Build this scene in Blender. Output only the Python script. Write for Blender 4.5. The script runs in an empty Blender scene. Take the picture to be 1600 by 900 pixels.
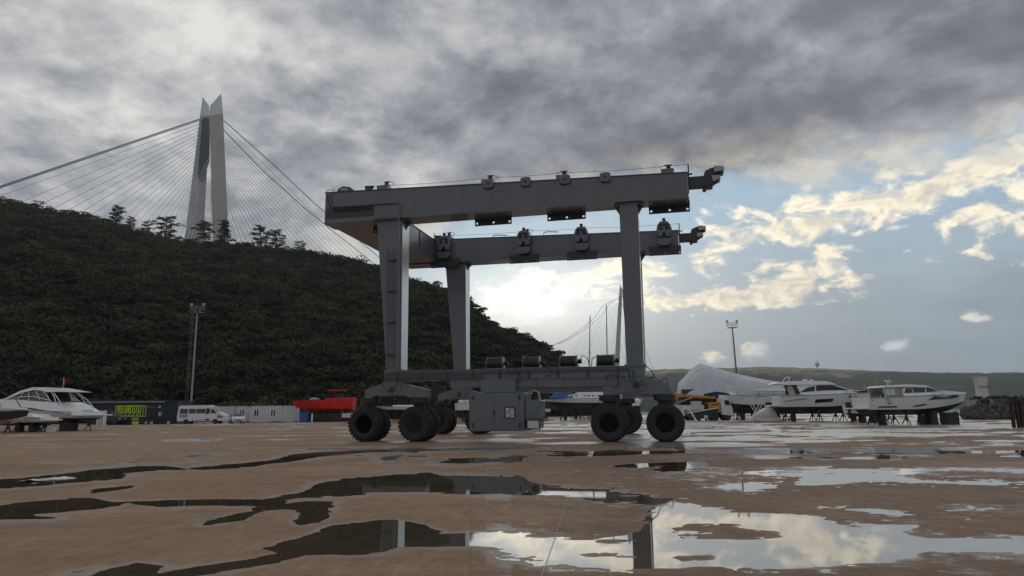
import bpy, bmesh, math, random
import numpy as np
from mathutils import Vector, Matrix

random.seed(7)
rng = np.random.default_rng(7)
SC = bpy.context.scene
COL = SC.collection
PI = math.pi

# ------------------------------------------------------------------ camera
FPX = 1110.0                       # focal length in pixels of the 1600 px wide photograph
PITCH, ROLL, EYE = math.radians(9.85), math.radians(0.5), 1.4
_fwd = Vector((0, math.cos(PITCH), math.sin(PITCH)))
_r0 = Vector((1, 0, 0)); _u0 = _r0.cross(_fwd)
_right = math.cos(ROLL) * _r0 - math.sin(ROLL) * _u0
_up = math.cos(ROLL) * _u0 + math.sin(ROLL) * _r0
cam_data = bpy.data.cameras.new('camera')
cam_data.sensor_width = 36.0
cam_data.lens = 36.0 * FPX / 1600.0
cam_data.clip_start = 0.05
cam_data.clip_end = 30000.0
cam = bpy.data.objects.new('camera', cam_data)
COL.objects.link(cam)
m = Matrix((_right, _up, -_fwd)).transposed().to_4x4()
m.translation = Vector((0, 0, EYE))
cam.matrix_world = m
SC.camera = cam

def ray(x, y):
    return _fwd + _right * ((x - 800) / FPX) + _up * ((450 - y) / FPX)

def at(x, y, Y):
    """the place in the world seen at a picture point, at a distance Y ahead"""
    r = ray(x, y)
    return Vector((0, 0, EYE)) + r * (Y / r.y)

def gx(x, Y, y=652):
    return at(x, y, Y).x

def azel(x, y):
    r = ray(x, y).normalized()
    return math.degrees(math.atan2(r.x, r.y)), math.degrees(math.asin(r.z))

# ------------------------------------------------------------------ render settings
SC.render.engine = 'CYCLES'
SC.cycles.use_denoising = True
SC.cycles.max_bounces = 6
SC.cycles.diffuse_bounces = 3
SC.cycles.glossy_bounces = 3
SC.cycles.transparent_max_bounces = 8
SC.cycles.caustics_reflective = False
SC.cycles.caustics_refractive = False
SC.view_settings.view_transform = 'Standard'
SC.view_settings.look = 'None'
SC.view_settings.exposure = -0.5
SC.view_settings.gamma = 1.0
SC.view_settings.use_curve_mapping = False

# ------------------------------------------------------------------ node writing
class NT:
    """writes math on node sockets"""
    def __init__(self, tree):
        self.t = tree
    def node(self, kind, **kw):
        n = self.t.nodes.new(kind)
        for k, v in kw.items():
            setattr(n, k, v)
        return n
    def put(self, sock, v):
        if isinstance(v, S):
            self.t.links.new(v.s, sock)
        elif v is not None:
            sock.default_value = v
    def math(self, op, a, b=None, c=None, clamp=False):
        n = self.node('ShaderNodeMath', operation=op, use_clamp=clamp)
        for i, v in enumerate((a, b, c)):
            if v is not None:
                self.put(n.inputs[i], v)
        return S(self, n.outputs[0])
    def step(self, v, lo, hi, smooth=True, a=0.0, b=1.0):
        n = self.node('ShaderNodeMapRange', interpolation_type='SMOOTHSTEP' if smooth else 'LINEAR')
        n.clamp = True
        for i, q in enumerate((v, lo, hi, a, b)):
            self.put(n.inputs[i], q)
        return S(self, n.outputs[0])
    def mix(self, f, a, b):
        n = self.node('ShaderNodeMix', data_type='RGBA')
        self.put(n.inputs[0], f)
        for i, q in ((6, a), (7, b)):
            self.put(n.inputs[i], (*q, 1.0) if isinstance(q, tuple) and len(q) == 3 else q)
        return S(self, n.outputs[2])
    def scale(self, col, k):
        n = self.node('ShaderNodeVectorMath', operation='SCALE')
        self.put(n.inputs[0], col); self.put(n.inputs[3], k)
        return S(self, n.outputs[0])
    def vadd(self, a, b):
        n = self.node('ShaderNodeVectorMath', operation='ADD')
        self.put(n.inputs[0], a); self.put(n.inputs[1], b)
        return S(self, n.outputs[0])
    def xyz(self, x, y, z):
        n = self.node('ShaderNodeCombineXYZ')
        for i, v in enumerate((x, y, z)):
            self.put(n.inputs[i], v)
        return S(self, n.outputs[0])
    def noise(self, vec, scale, detail=4.0, rough=0.5, dist=0.0, out=0, lac=2.0):
        n = self.node('ShaderNodeTexNoise')
        self.put(n.inputs['Vector'], vec)
        self.put(n.inputs['Scale'], scale); self.put(n.inputs['Detail'], detail)
        self.put(n.inputs['Roughness'], rough); self.put(n.inputs['Distortion'], dist)
        self.put(n.inputs['Lacunarity'], lac)
        return S(self, n.outputs[out])
    def curve(self, v, pts):
        n = self.node('ShaderNodeFloatCurve')
        cm = n.mapping; c = cm.curves[0]
        pts = sorted(pts)
        c.points[0].location = pts[0]; c.points[1].location = pts[-1]
        for p in pts[1:-1]:
            c.points.new(*p)
        cm.update()
        self.put(n.inputs['Value'], v)
        return S(self, n.outputs[0])

class S:
    def __init__(self, nt, sock): self.nt, self.s = nt, sock
    def __add__(self, o): return self.nt.math('ADD', self, o)
    __radd__ = __add__
    def __sub__(self, o): return self.nt.math('SUBTRACT', self, o)
    def __rsub__(self, o): return self.nt.math('SUBTRACT', o, self)
    def __mul__(self, o): return self.nt.math('MULTIPLY', self, o)
    __rmul__ = __mul__
    def __truediv__(self, o): return self.nt.math('DIVIDE', self, o)
    def __pow__(self, o): return self.nt.math('POWER', self, o)
    def exp(self): return self.nt.math('EXPONENT', self)
    def max(self, o): return self.nt.math('MAXIMUM', self, o)
    def min(self, o): return self.nt.math('MINIMUM', self, o)
    def clamp(self): return self.nt.math('ADD', self, 0.0, clamp=True)

# ------------------------------------------------------------------ sky: clear air, a grey cloud deck, sunlit broken cloud
SUN_AZ, SUN_EL = azel(808, 470)
world = bpy.data.worlds.new('World')
SC.world = world
world.use_nodes = True

def build_sky():
    wt = world.node_tree
    wt.nodes.clear()
    N = NT(wt)
    tc = N.node('ShaderNodeTexCoord')
    d = S(N, tc.outputs['Generated'])
    sep = N.node('ShaderNodeSeparateXYZ'); N.put(sep.inputs[0], d)
    x, y, z = (S(N, sep.outputs[i]) for i in range(3))
    z = z.max(0.0)
    az = N.math('ARCTAN2', x, y) * 57.29578
    el = N.math('ARCSINE', z) * 57.29578

    def blob(px, py, w, h, rot=0.0, p=1.0):
        a, e = azel(px, py)
        k = 1.0 / math.radians(1) / FPX
        da, de = az - a, el - e
        if rot:
            c, s = math.cos(math.radians(rot)), math.sin(math.radians(rot))
            da, de = da * c + de * s, de * c - da * s
        qa, qe = da / (w * k), de / (h * k)
        r = qa * qa + qe * qe
        return (r * -1.0).exp()

    # clear air
    sky = N.node('ShaderNodeTexSky', sky_type='NISHITA')
    sky.sun_disc = False
    sky.sun_elevation = math.radians(SUN_EL)
    sky.sun_rotation = math.radians(SUN_AZ)
    sky.air_density = 1.3; sky.dust_density = 1.0; sky.ozone_density = 3.0
    air = N.scale(S(N, sky.outputs[0]), 0.35)

    sun1 = blob(830, 470, 130, 44, 8)
    sun2 = blob(830, 470, 200, 85)
    sun3 = blob(850, 470, 480, 190)

    # cloud-plane coordinates: clouds get smaller and flatter towards the horizon
    w = z + 0.34
    P = N.xyz(x / w, y / w, 0.0)
    A = N.xyz(az / 10.0, el / 6.0, 3.0)

    blue = N.mix(N.step(el, 3.0, 22.0), (6.6, 7.5, 8.0), (6.2, 9.3, 12.2))
    clear = N.mix(0.85, air, blue)
    # thin grey-blue veil on the right, low
    veil_n = N.noise(N.xyz(az / 14.0, el / 3.4, 0.7), 1.0, 6.0, 0.55, 0.4)
    veil = N.step(el + (veil_n - 0.5) * 16.0, 15.0, 5.0) * 0.75 + N.step(veil_n, 0.45, 0.7) * 0.25
    veil = veil * N.step(az, -4.0, 16.0)
    veilcol = N.mix(N.step(veil_n, 0.3, 0.75), (4.1, 5.1, 6.1), (6.1, 7.2, 8.0))
    veilcol = N.mix(N.step(az, 34.0, 8.0), veilcol, (6.9, 7.6, 7.8))
    base = N.mix(veil, clear, veilcol)
    # low bright air near the sun
    glow = N.mix(sun2.clamp(), (0.0, 0.0, 0.0), (5.5, 5.2, 4.5))
    base = N.vadd(base, glow)
    base = N.vadd(base, N.mix(sun3.clamp(), (0.0, 0.0, 0.0), (1.2, 1.1, 0.9)))

    # sunlit broken cumulus
    cn = N.noise(A, 4.0, 11.0, 0.62, 0.35)
    A2 = N.vadd(A, N.xyz((az - SUN_AZ) * -0.003, (el - SUN_EL) * -0.004 - 0.03, 0.0))
    cn2 = N.noise(A2, 4.0, 11.0, 0.62, 0.35)
    fld = (blob(1240, 440, 95, 40, 5) * 1.15).max(blob(1130, 466, 200, 24, -1) * 1.05)
    fld = fld.max(blob(1290, 400, 40, 30)).max(blob(1160, 350, 170, 40, 4) * 0.85)
    fld = fld.max(blob(1360, 318, 330, 42, 7) * 1.15).max(blob(1590, 320, 140, 60, 25) * 0.85)
    fld = fld.max(blob(1500, 345, 60, 26, 25) * 0.8).max(blob(1370, 352, 60, 12, 15) * 0.75)
    fld = fld.max(blob(920, 440, 210, 44, 4) * 1.0).max(blob(1120, 400, 90, 36) * 0.72)
    fld = fld.max(blob(1110, 553, 34, 13) * 0.95).max(blob(1178, 551, 44, 17) * 0.8)
    fld = fld.max(blob(1398, 542, 24, 9) * 0.9).max(blob(1528, 496, 26, 8, -4) * 1.0)
    fld = fld.max(blob(1350, 392, 24, 8) * 0.7).max(blob(1420, 390, 22, 8) * 0.7)
    dens = fld * 0.80 + (cn - 0.5) * 2.3 - 0.50
    cov = N.step(dens, -0.10, 0.40)
    thick = N.step(dens, 0.10, 0.75)
    lit = N.step(cn2 - cn, 0.10, -0.10)
    warm = N.mix(lit, (13.5, 12.4, 10.4), (20.0, 17.8, 13.2))
    grey = N.mix(lit, (6.6, 6.6, 6.5), (13.5, 12.2, 9.4))
    cum = N.mix(thick * 0.75, warm, grey)
    cum = N.mix(N.step(el, 9.0, 3.5) * N.step(az, 17.5, 19.5), cum, (12.0, 12.7, 12.9))
    cum = N.vadd(cum, N.mix(sun2.clamp(), (0.0, 0.0, 0.0), (5.0, 4.5, 3.2)))
    base = N.mix(cov * 0.93, base, cum)

    # the deck: its lower edge runs from upper right to the hill on the left
    edge_pts = [(-200, 640), (0, 620), (300, 560), (470, 470), (560, 420), (640, 395), (740, 360), (830, 345), (900, 330),
                (1000, 312), (1100, 300), (1200, 287), (1330, 268), (1450, 254), (1600, 226), (1800, 180)]
    pts = []
    for px, py in edge_pts:
        a, e = azel(px, py)
        pts.append(((a + 60) / 120.0, max(e, 0.0) / 45.0))
    pts = [(0.0, pts[0][1])] + pts + [(1.0, pts[-1][1])]
    eb = N.curve((az + 60.0) / 120.0, pts) * 45.0
    n1 = N.noise(P, 3.4, 9.0, 0.57, 0.2)
    Psh = N.vadd(P, N.xyz(0.0, 0.05, 0.0))
    n1s = N.noise(Psh, 3.4, 9.0, 0.57, 0.2)
    n2 = N.noise(N.vadd(P, N.xyz(7.3, 2.1, 0.0)), 1.0, 4.0, 0.5, 0.3)
    n3 = N.noise(N.vadd(P, N.xyz(1.3, 5.1, 0.0)), 9.5, 8.0, 0.62, 0.2)
    above = el - eb + (n1 - 0.5) * 9.0 + (n3 - 0.5) * 3.0
    deck = N.step(above, -1.6, 2.2)
    edge = N.step(above, 5.5, 0.0)
    # how much light comes through: broad thick and thin parts
    thin = blob(40, 80, 330, 170) * 0.28 + blob(420, 60, 260, 120, 10) * 0.14 + blob(1010, 50, 190, 60, 12) * 0.40
    thin = thin + blob(560, 190, 230, 46, -28) * 0.55 + blob(170, 205, 110, 28, 0) * 0.42 + blob(1440, 25, 130, 40, 10) * 0.42
    thin = thin + blob(340, 290, 230, 110, 0) * 0.28 + blob(700, 20, 160, 60) * 0.25 + blob(640, 330, 200, 60, 10) * 0.22
    thin = thin - blob(1420, 170, 330, 120, 8) * 0.30 - blob(1040, 235, 320, 62, 6) * 0.30 - blob(1300, 8, 110, 30) * 0.22
    thin = thin - blob(1010, 120, 110, 60) * 0.14
    lum = 0.40 + thin * N.step(n1 * 0.6 + n3 * 0.4, 0.30, 0.66, a=0.15, b=1.0) * 0.80 + (n1 - 0.5) * 1.15 + (n2 - 0.5) * 0.55 + (n1 - n1s) * -1.9 + (n3 - 0.5) * 0.62
    lum = lum + edge * 0.22 + N.step(az, 4.0, -30.0) * 0.10
    lum = lum.clamp()
    ramp = N.node('ShaderNodeValToRGB')
    cr = ramp.color_ramp
    cr.elements[0].position = 0.0; cr.elements[0].color = (0.225, 0.235, 0.272, 1)
    cr.elements[1].position = 1.0; cr.elements[1].color = (1.16, 1.14, 1.08, 1)
    for p, c in ((0.22, (0.30, 0.312, 0.352)), (0.45, (0.48, 0.50, 0.54)), (0.68, (0.75, 0.76, 0.775)), (0.86, (1.0, 0.99, 0.965))):
        e = cr.elements.new(p); e.color = (*c, 1)
    N.put(ramp.inputs[0], lum)
    deckcol = N.scale(S(N, ramp.outputs[0]), 10.0)
    # the sun warms and lights the ragged lower edge
    warm_edge = edge * N.step(n1 + (n3 - 0.5) * 0.6, 0.40, 0.62) * N.step(az, -22.0, -4.0)
    deckcol = N.mix(warm_edge * 0.62, deckcol, (14.5, 13.2, 10.4))
    deckcol = N.vadd(deckcol, N.mix(sun2.clamp(), (0.0, 0.0, 0.0), (3.4, 3.1, 2.4)))
    col = N.mix(deck, base, deckcol)
    col = N.vadd(col, N.mix((sun1 * N.step(cn, 0.3, 0.62, a=0.35, b=1.0)).clamp(), (0.0, 0.0, 0.0), (7.5, 7.2, 6.4)))

    bg = N.node('ShaderNodeBackground')
    N.put(bg.inputs['Color'], col)
    bg.inputs['Strength'].default_value = 0.1
    out = N.node('ShaderNodeOutputWorld')
    wt.links.new(bg.outputs[0], out.inputs[0])
build_sky()
world.cycles.sampling_method = 'MANUAL'
world.cycles.sample_map_resolution = 1024

# ------------------------------------------------------------------ the sun, spread wide by the cloud in front of it
sun_data = bpy.data.lights.new('sun', 'SUN')
sun_data.energy = 0.5
sun_data.angle = math.radians(90)
sun_data.color = (1.0, 0.93, 0.82)
sun = bpy.data.objects.new('sun', sun_data)
COL.objects.link(sun)
_sd = Vector((math.sin(math.radians(SUN_AZ)) * math.cos(math.radians(SUN_EL)),
              math.cos(math.radians(SUN_AZ)) * math.cos(math.radians(SUN_EL)), math.sin(math.radians(SUN_EL))))
sun.rotation_euler = _sd.to_track_quat('Z', 'Y').to_euler()
sun.location = (0, 0, 30)

# ------------------------------------------------------------------ mesh writing
class MB:
    def __init__(self):
        self.v, self.f = [], []
    def add(self, vs, fs):
        o = len(self.v)
        self.v.extend([tuple(p) for p in vs])
        self.f.extend([tuple(i + o for i in f) for f in fs])
        return self
    def bx(self, x0, x1, y0, y1, z0, z1):
        vs = [(x, y, z) for z in (z0, z1) for y in (y0, y1) for x in (x0, x1)]
        return self.add(vs, [(0, 2, 3, 1), (4, 5, 7, 6), (0, 1, 5, 4), (2, 6, 7, 3), (0, 4, 6, 2), (1, 3, 7, 5)])
    def loft(self, rings, caps=True, closed=True):
        n = len(rings[0]); vs = [p for r in rings for p in r]; fs = []
        for i in range(len(rings) - 1):
            for j in range(n if closed else n - 1):
                a, b = i * n + j, i * n + (j + 1) % n
                fs.append((a, b, b + n, a + n))
        if caps:
            fs.append(tuple(reversed(range(n)))); fs.append(tuple(range((len(rings) - 1) * n, len(rings) * n)))
        return self.add(vs, fs)
    def prism(self, poly, lo, hi, plane='xz', hi_scale=None):
        """a flat outline pushed through from lo to hi along the remaining axis"""
        def P(a, b, c):
            return (a, c, b) if plane == 'xz' else ((c, a, b) if plane == 'yz' else (a, b, c))
        r0 = [P(a, b, lo) for a, b in poly]; r1 = [P(a, b, hi) for a, b in (hi_scale or poly)]
        return self.loft([r0, r1])
    def cyl(self, p0, p1, r, n=10, r2=None, caps=True):
        p0, p1 = Vector(p0), Vector(p1)
        d = (p1 - p0).normalized()
        a = d.orthogonal().normalized(); b = d.cross(a)
        r2 = r if r2 is None else r2
        ring = lambda p, q: [p + a * (q * math.cos(2 * PI * i / n)) + b * (q * math.sin(2 * PI * i / n)) for i in range(n)]
        return self.loft([ring(p0, r), ring(p1, r2)], caps)
    def tube(self, pts, r, n=6):
        pts = [Vector(p) for p in pts]
        rings = []; prev = None
        for i, p in enumerate(pts):
            d = (pts[min(i + 1, len(pts) - 1)] - pts[max(i - 1, 0)]).normalized()
            a = d.orthogonal().normalized() if prev is None else (prev - d * prev.dot(d)).normalized()
            prev = a; b = d.cross(a)
            rr = r[i] if isinstance(r, (list, tuple)) else r
            rings.append([p + a * (rr * math.cos(2 * PI * k / n)) + b * (rr * math.sin(2 * PI * k / n)) for k in range(n)])
        return self.loft(rings)
    def lathe(self, prof, c, axis='y', n=24):
        """outline of (radius, height) turned about an axis through c"""
        rings = []
        for r, h in prof:
            ring = []
            for i in range(n):
                a = 2 * PI * i / n; u, w = r * math.cos(a), r * math.sin(a)
                ring.append((c[0] + u, c[1] + h, c[2] + w) if axis == 'y' else
                            ((c[0] + h, c[1] + u, c[2] + w) if axis == 'x' else (c[0] + u, c[1] + w, c[2] + h)))
            rings.append(ring)
        return self.loft(rings, caps=True)
    def build(self, name, mat, parent=None, smooth=None, bevel=0.0, label=None, kind=None):
        me = bpy.data.meshes.new(name)
        me.from_pydata([tuple(p) for p in self.v], [], self.f)
        bm = bmesh.new(); bm.from_mesh(me)
        bmesh.ops.recalc_face_normals(bm, faces=bm.faces)
        if bevel:
            ed = [e for e in bm.edges if len(e.link_faces) == 2 and e.calc_face_angle(0) > 0.6]
            bmesh.ops.bevel(bm, geom=ed, offset=bevel, segments=1, affect='EDGES', clamp_overlap=True)
        bm.to_mesh(me); bm.free()
        if smooth is not None:
            me.polygons.foreach_set('use_smooth', [True] * len(me.polygons))
            me.set_sharp_from_angle(angle=math.radians(smooth))
        me.materials.append(mat)
        return link(name, me, parent, label, kind)

def link(name, me, parent=None, label=None, kind=None):
    o = bpy.data.objects.new(name, me); COL.objects.link(o)
    if parent: o.parent = parent
    if label: o['label'] = label
    if kind: o['kind'] = kind
    return o

def tag(o, label, cat, group=None):
    o['label'] = label; o['category'] = cat
    if group: o['group'] = group
    return o

def thing(name, label, cat, loc=(0, 0, 0), rotz=0.0, group=None):
    o = bpy.data.objects.new(name, None); COL.objects.link(o)
    o.location = loc; o.rotation_euler = (0, 0, rotz); o.empty_display_size = 0.3
    return tag(o, label, cat, group)

def copy_tree(o, parent=None):
    c = o.copy(); COL.objects.link(c); c.parent = parent
    for ch in list(o.children):
        copy_tree(ch, c)
    return c

# ------------------------------------------------------------------ materials
def make_mat(name, col, rough=0.5, metal=0.0, var=0.12, scale=3.0, bump=0.0, bscale=30.0, spec=0.5, dirt=0.0,
             dirtcol=(0.05, 0.045, 0.04), coat=0.0, trans=0.0, streak=False):
    m = bpy.data.materials.new(name); m.use_nodes = True
    t = m.node_tree; b = t.nodes['Principled BSDF']; N = NT(t)
    tc = N.node('ShaderNodeTexCoord'); o = S(N, tc.outputs['Object'])
    n = N.noise(o, scale, 5.0, 0.6)
    c = N.mix(N.step(n, 0.3, 0.7), tuple(max(0, q * (1 - var)) for q in col), tuple(min(1, q * (1 + var)) for q in col))
    if dirt:
        mp = N.node('ShaderNodeMapping'); N.put(mp.inputs['Vector'], o)
        mp.inputs['Scale'].default_value = (2.2, 2.2, 0.35) if streak else (1, 1, 1)
        dn = N.noise(S(N, mp.outputs[0]), scale * 1.7, 6.0, 0.65)
        c = N.mix(N.step(dn, 0.5, 0.78) * dirt, c, dirtcol)
    N.put(b.inputs['Base Color'], c)
    N.put(b.inputs['Roughness'], (n - 0.5) * 0.2 + rough)
    b.inputs['Metallic'].default_value = metal
    b.inputs['Specular IOR Level'].default_value = spec
    b.inputs['Coat Weight'].default_value = coat
    b.inputs['Transmission Weight'].default_value = trans
    if bump:
        bn = N.node('ShaderNodeBump'); bn.inputs['Strength'].default_value = bump; bn.inputs['Distance'].default_value = 0.02
        N.put(bn.inputs['Height'], N.noise(o, bscale, 4.0, 0.6))
        t.links.new(bn.outputs[0], b.inputs['Normal'])
    return m

M = {}
M['crane'] = make_mat('crane_grey_paint', (0.122, 0.133, 0.148), 0.36, var=0.07, scale=0.6, dirt=0.35, dirtcol=(0.084, 0.085, 0.086), streak=True, coat=0.25)
M['crane_dark'] = make_mat('crane_dark_paint', (0.045, 0.049, 0.055), 0.5, var=0.1, scale=1.0, dirt=0.3)
M['rubber'] = make_mat('tyre_rubber', (0.022, 0.021, 0.020), 0.75, var=0.25, scale=5, dirt=0.3, dirtcol=(0.06, 0.052, 0.045))
M['rim'] = make_mat('rim_black', (0.006, 0.006, 0.007), 0.6, var=0.2, spec=0.25)
M['steel'] = make_mat('galvanised_steel', (0.34, 0.35, 0.36), 0.45, 0.6, var=0.12, scale=4)
M['black'] = make_mat('black_plastic', (0.018, 0.018, 0.02), 0.5, var=0.2)
M['glass'] = make_mat('dark_glass', (0.012, 0.014, 0.017), 0.06, var=0.1, spec=0.8)
M['gelcoat'] = make_mat('white_gelcoat', (0.80, 0.80, 0.79), 0.22, var=0.03, scale=1.5, dirt=0.15, dirtcol=(0.5, 0.48, 0.43))
M['gelcoat_cream'] = make_mat('cream_gelcoat', (0.62, 0.60, 0.55), 0.3, var=0.05, scale=1.5, dirt=0.25, dirtcol=(0.4, 0.36, 0.3))
M['antifoul'] = make_mat('dark_antifouling', (0.02, 0.024, 0.034), 0.6, var=0.25, scale=2)
M['antifoul_blue'] = make_mat('blue_antifouling', (0.03, 0.07, 0.17), 0.6, var=0.2, scale=2)
M['white'] = make_mat('white_paint', (0.72, 0.72, 0.72), 0.35, var=0.04, dirt=0.2, dirtcol=(0.45, 0.42, 0.38))
M['panel'] = make_mat('cabin_panel', (0.60, 0.62, 0.62), 0.5, var=0.05, dirt=0.25, dirtcol=(0.38, 0.36, 0.32), streak=True)
M['frame_blue'] = make_mat('blue_grey_frame', (0.10, 0.14, 0.22), 0.5)
M['navy'] = make_mat('navy_cladding', (0.024, 0.031, 0.048), 0.5, var=0.15, dirt=0.3)
M['red'] = make_mat('red_paint', (0.66, 0.022, 0.016), 0.4, var=0.12, scale=1.2, dirt=0.2, dirtcol=(0.25, 0.02, 0.015))
M['orange'] = make_mat('orange_paint', (0.62, 0.235, 0.02), 0.4, var=0.12, dirt=0.35, dirtcol=(0.22, 0.10, 0.03))
M['lime'] = make_mat('lime_paint', (0.50, 0.68, 0.03), 0.5, var=0.15)
M['blue'] = make_mat('blue_cover', (0.03, 0.11, 0.32), 0.6, var=0.2, scale=2)
M['tarp'] = make_mat('white_tarpaulin', (0.68, 0.69, 0.72), 0.55, var=0.07, scale=0.9, bump=0.5, bscale=2.5, dirt=0.25, dirtcol=(0.36, 0.36, 0.37))
M['canvas'] = make_mat('grey_canvas', (0.30, 0.30, 0.29), 0.8, var=0.1)
M['wood'] = make_mat('stained_timber', (0.038, 0.030, 0.024), 0.65, var=0.3, scale=4, bump=0.3)
M['rust'] = make_mat('rusty_steel', (0.042, 0.026, 0.019), 0.8, var=0.4, scale=5, bump=0.4, dirt=0.5, dirtcol=(0.02, 0.015, 0.013))
M['concrete'] = make_mat('pylon_concrete', (0.46, 0.415, 0.365), 0.8, var=0.09, scale=0.05, dirt=0.45, dirtcol=(0.34, 0.30, 0.26), streak=True)
M['clad'] = make_mat('pale_cladding', (0.66, 0.68, 0.70), 0.45, var=0.05, scale=0.05)
M['web'] = make_mat('steel_web_paint', (0.05, 0.062, 0.08), 0.5, var=0.1, scale=0.05)
M['cable'] = make_mat('cable_sheath', (0.72, 0.74, 0.76), 0.5, var=0.03)
M['main_cable'] = make_mat('main_cable_paint', (0.40, 0.41, 0.42), 0.5, var=0.03)
M['bark'] = make_mat('bark', (0.045, 0.034, 0.025), 0.9, var=0.3, scale=2)
M['rock'] = make_mat('breakwater_rock', (0.075, 0.062, 0.048), 0.85, var=0.35, scale=1.3, bump=0.6, bscale=4)
M['lamp_glass'] = make_mat('floodlight_glass', (0.45, 0.46, 0.46), 0.12, var=0.05)

def foliage_mat(name, dark, mid, light, brown):
    m = bpy.data.materials.new(name); m.use_nodes = True
    t = m.node_tree; b = t.nodes['Principled BSDF']; N = NT(t)
    a = N.node('ShaderNodeAttribute', attribute_name='tint')
    f = S(N, a.outputs['Fac'])
    r = N.node('ShaderNodeValToRGB'); cr = r.color_ramp
    cr.elements[0].position = 0; cr.elements[0].color = (*dark, 1)
    cr.elements[1].position = 1; cr.elements[1].color = (*brown, 1)
    for p, c in ((0.45, mid), (0.85, light)):
        e = cr.elements.new(p); e.color = (*c, 1)
    N.put(r.inputs[0], f)
    N.put(b.inputs['Base Color'], S(N, r.outputs[0]))
    b.inputs['Roughness'].default_value = 0.7
    b.inputs['Specular IOR Level'].default_value = 0.2
    return m
M['leaf'] = foliage_mat('hill_foliage', (0.020, 0.024, 0.011), (0.038, 0.043, 0.016), (0.072, 0.073, 0.027), (0.105, 0.066, 0.036))
M['needle'] = foliage_mat('pine_foliage', (0.025, 0.035, 0.018), (0.040, 0.052, 0.024), (0.062, 0.072, 0.03), (0.07, 0.06, 0.03))

# ------------------------------------------------------------------ value noise for shaping the ground
_perm = rng.random((256, 256))
def vnoise(x, y):
    xi, yi = np.floor(x).astype(int), np.floor(y).astype(int)
    fx, fy = x - xi, y - yi
    fx, fy = fx * fx * (3 - 2 * fx), fy * fy * (3 - 2 * fy)
    g = lambda i, j: _perm[i % 256, j % 256]
    return (g(xi, yi) * (1 - fx) + g(xi + 1, yi) * fx) * (1 - fy) + (g(xi, yi + 1) * (1 - fx) + g(xi + 1, yi + 1) * fx) * fy
def fbm(x, y, o=5, g=0.5):
    s, a, n = 0, 1.0, 0
    for k in range(o):
        s = s + a * vnoise(x * 2 ** k + 17.3 * k, y * 2 ** k + 9.1 * k); n += a; a *= g
    return s / n - 0.5

# ------------------------------------------------------------------ the yard and its rain water
def px_of(X, Y, Z=0.0):
    dx, dy, dz = X, Y, Z - EYE
    w = dx * _fwd.x + dy * _fwd.y + dz * _fwd.z
    a = dx * _right.x + dy * _right.y + dz * _right.z
    b = dx * _up.x + dy * _up.y + dz * _up.z
    return 800 + FPX * a / w, 450 - FPX * b / w

KY = 4.0
def sdf(px, py, poly):
    """signed distance to an outline, positive inside"""
    x, y = px, py * KY
    d = np.full(px.shape, 1e9); ins = np.zeros(px.shape, bool)
    n = len(poly)
    for i in range(n):
        ax, ay = poly[i][0], poly[i][1] * KY
        bx, by = poly[(i + 1) % n][0], poly[(i + 1) % n][1] * KY
        ex, ey = bx - ax, by - ay
        wx, wy = x - ax, y - ay
        h = np.clip((wx * ex + wy * ey) / (ex * ex + ey * ey + 1e-9), 0, 1)
        d = np.minimum(d, (wx - ex * h) ** 2 + (wy - ey * h) ** 2)
        c = ((ay <= y) & (by > y)) | ((by <= y) & (ay > y))
        with np.errstate(divide='ignore', invalid='ignore'):
            xi = ax + (y - ay) / (by - ay if by != ay else 1e-9) * ex
        ins ^= c & (x < xi)
    d = np.sqrt(d)
    return np.where(ins, d, -d)

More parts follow.
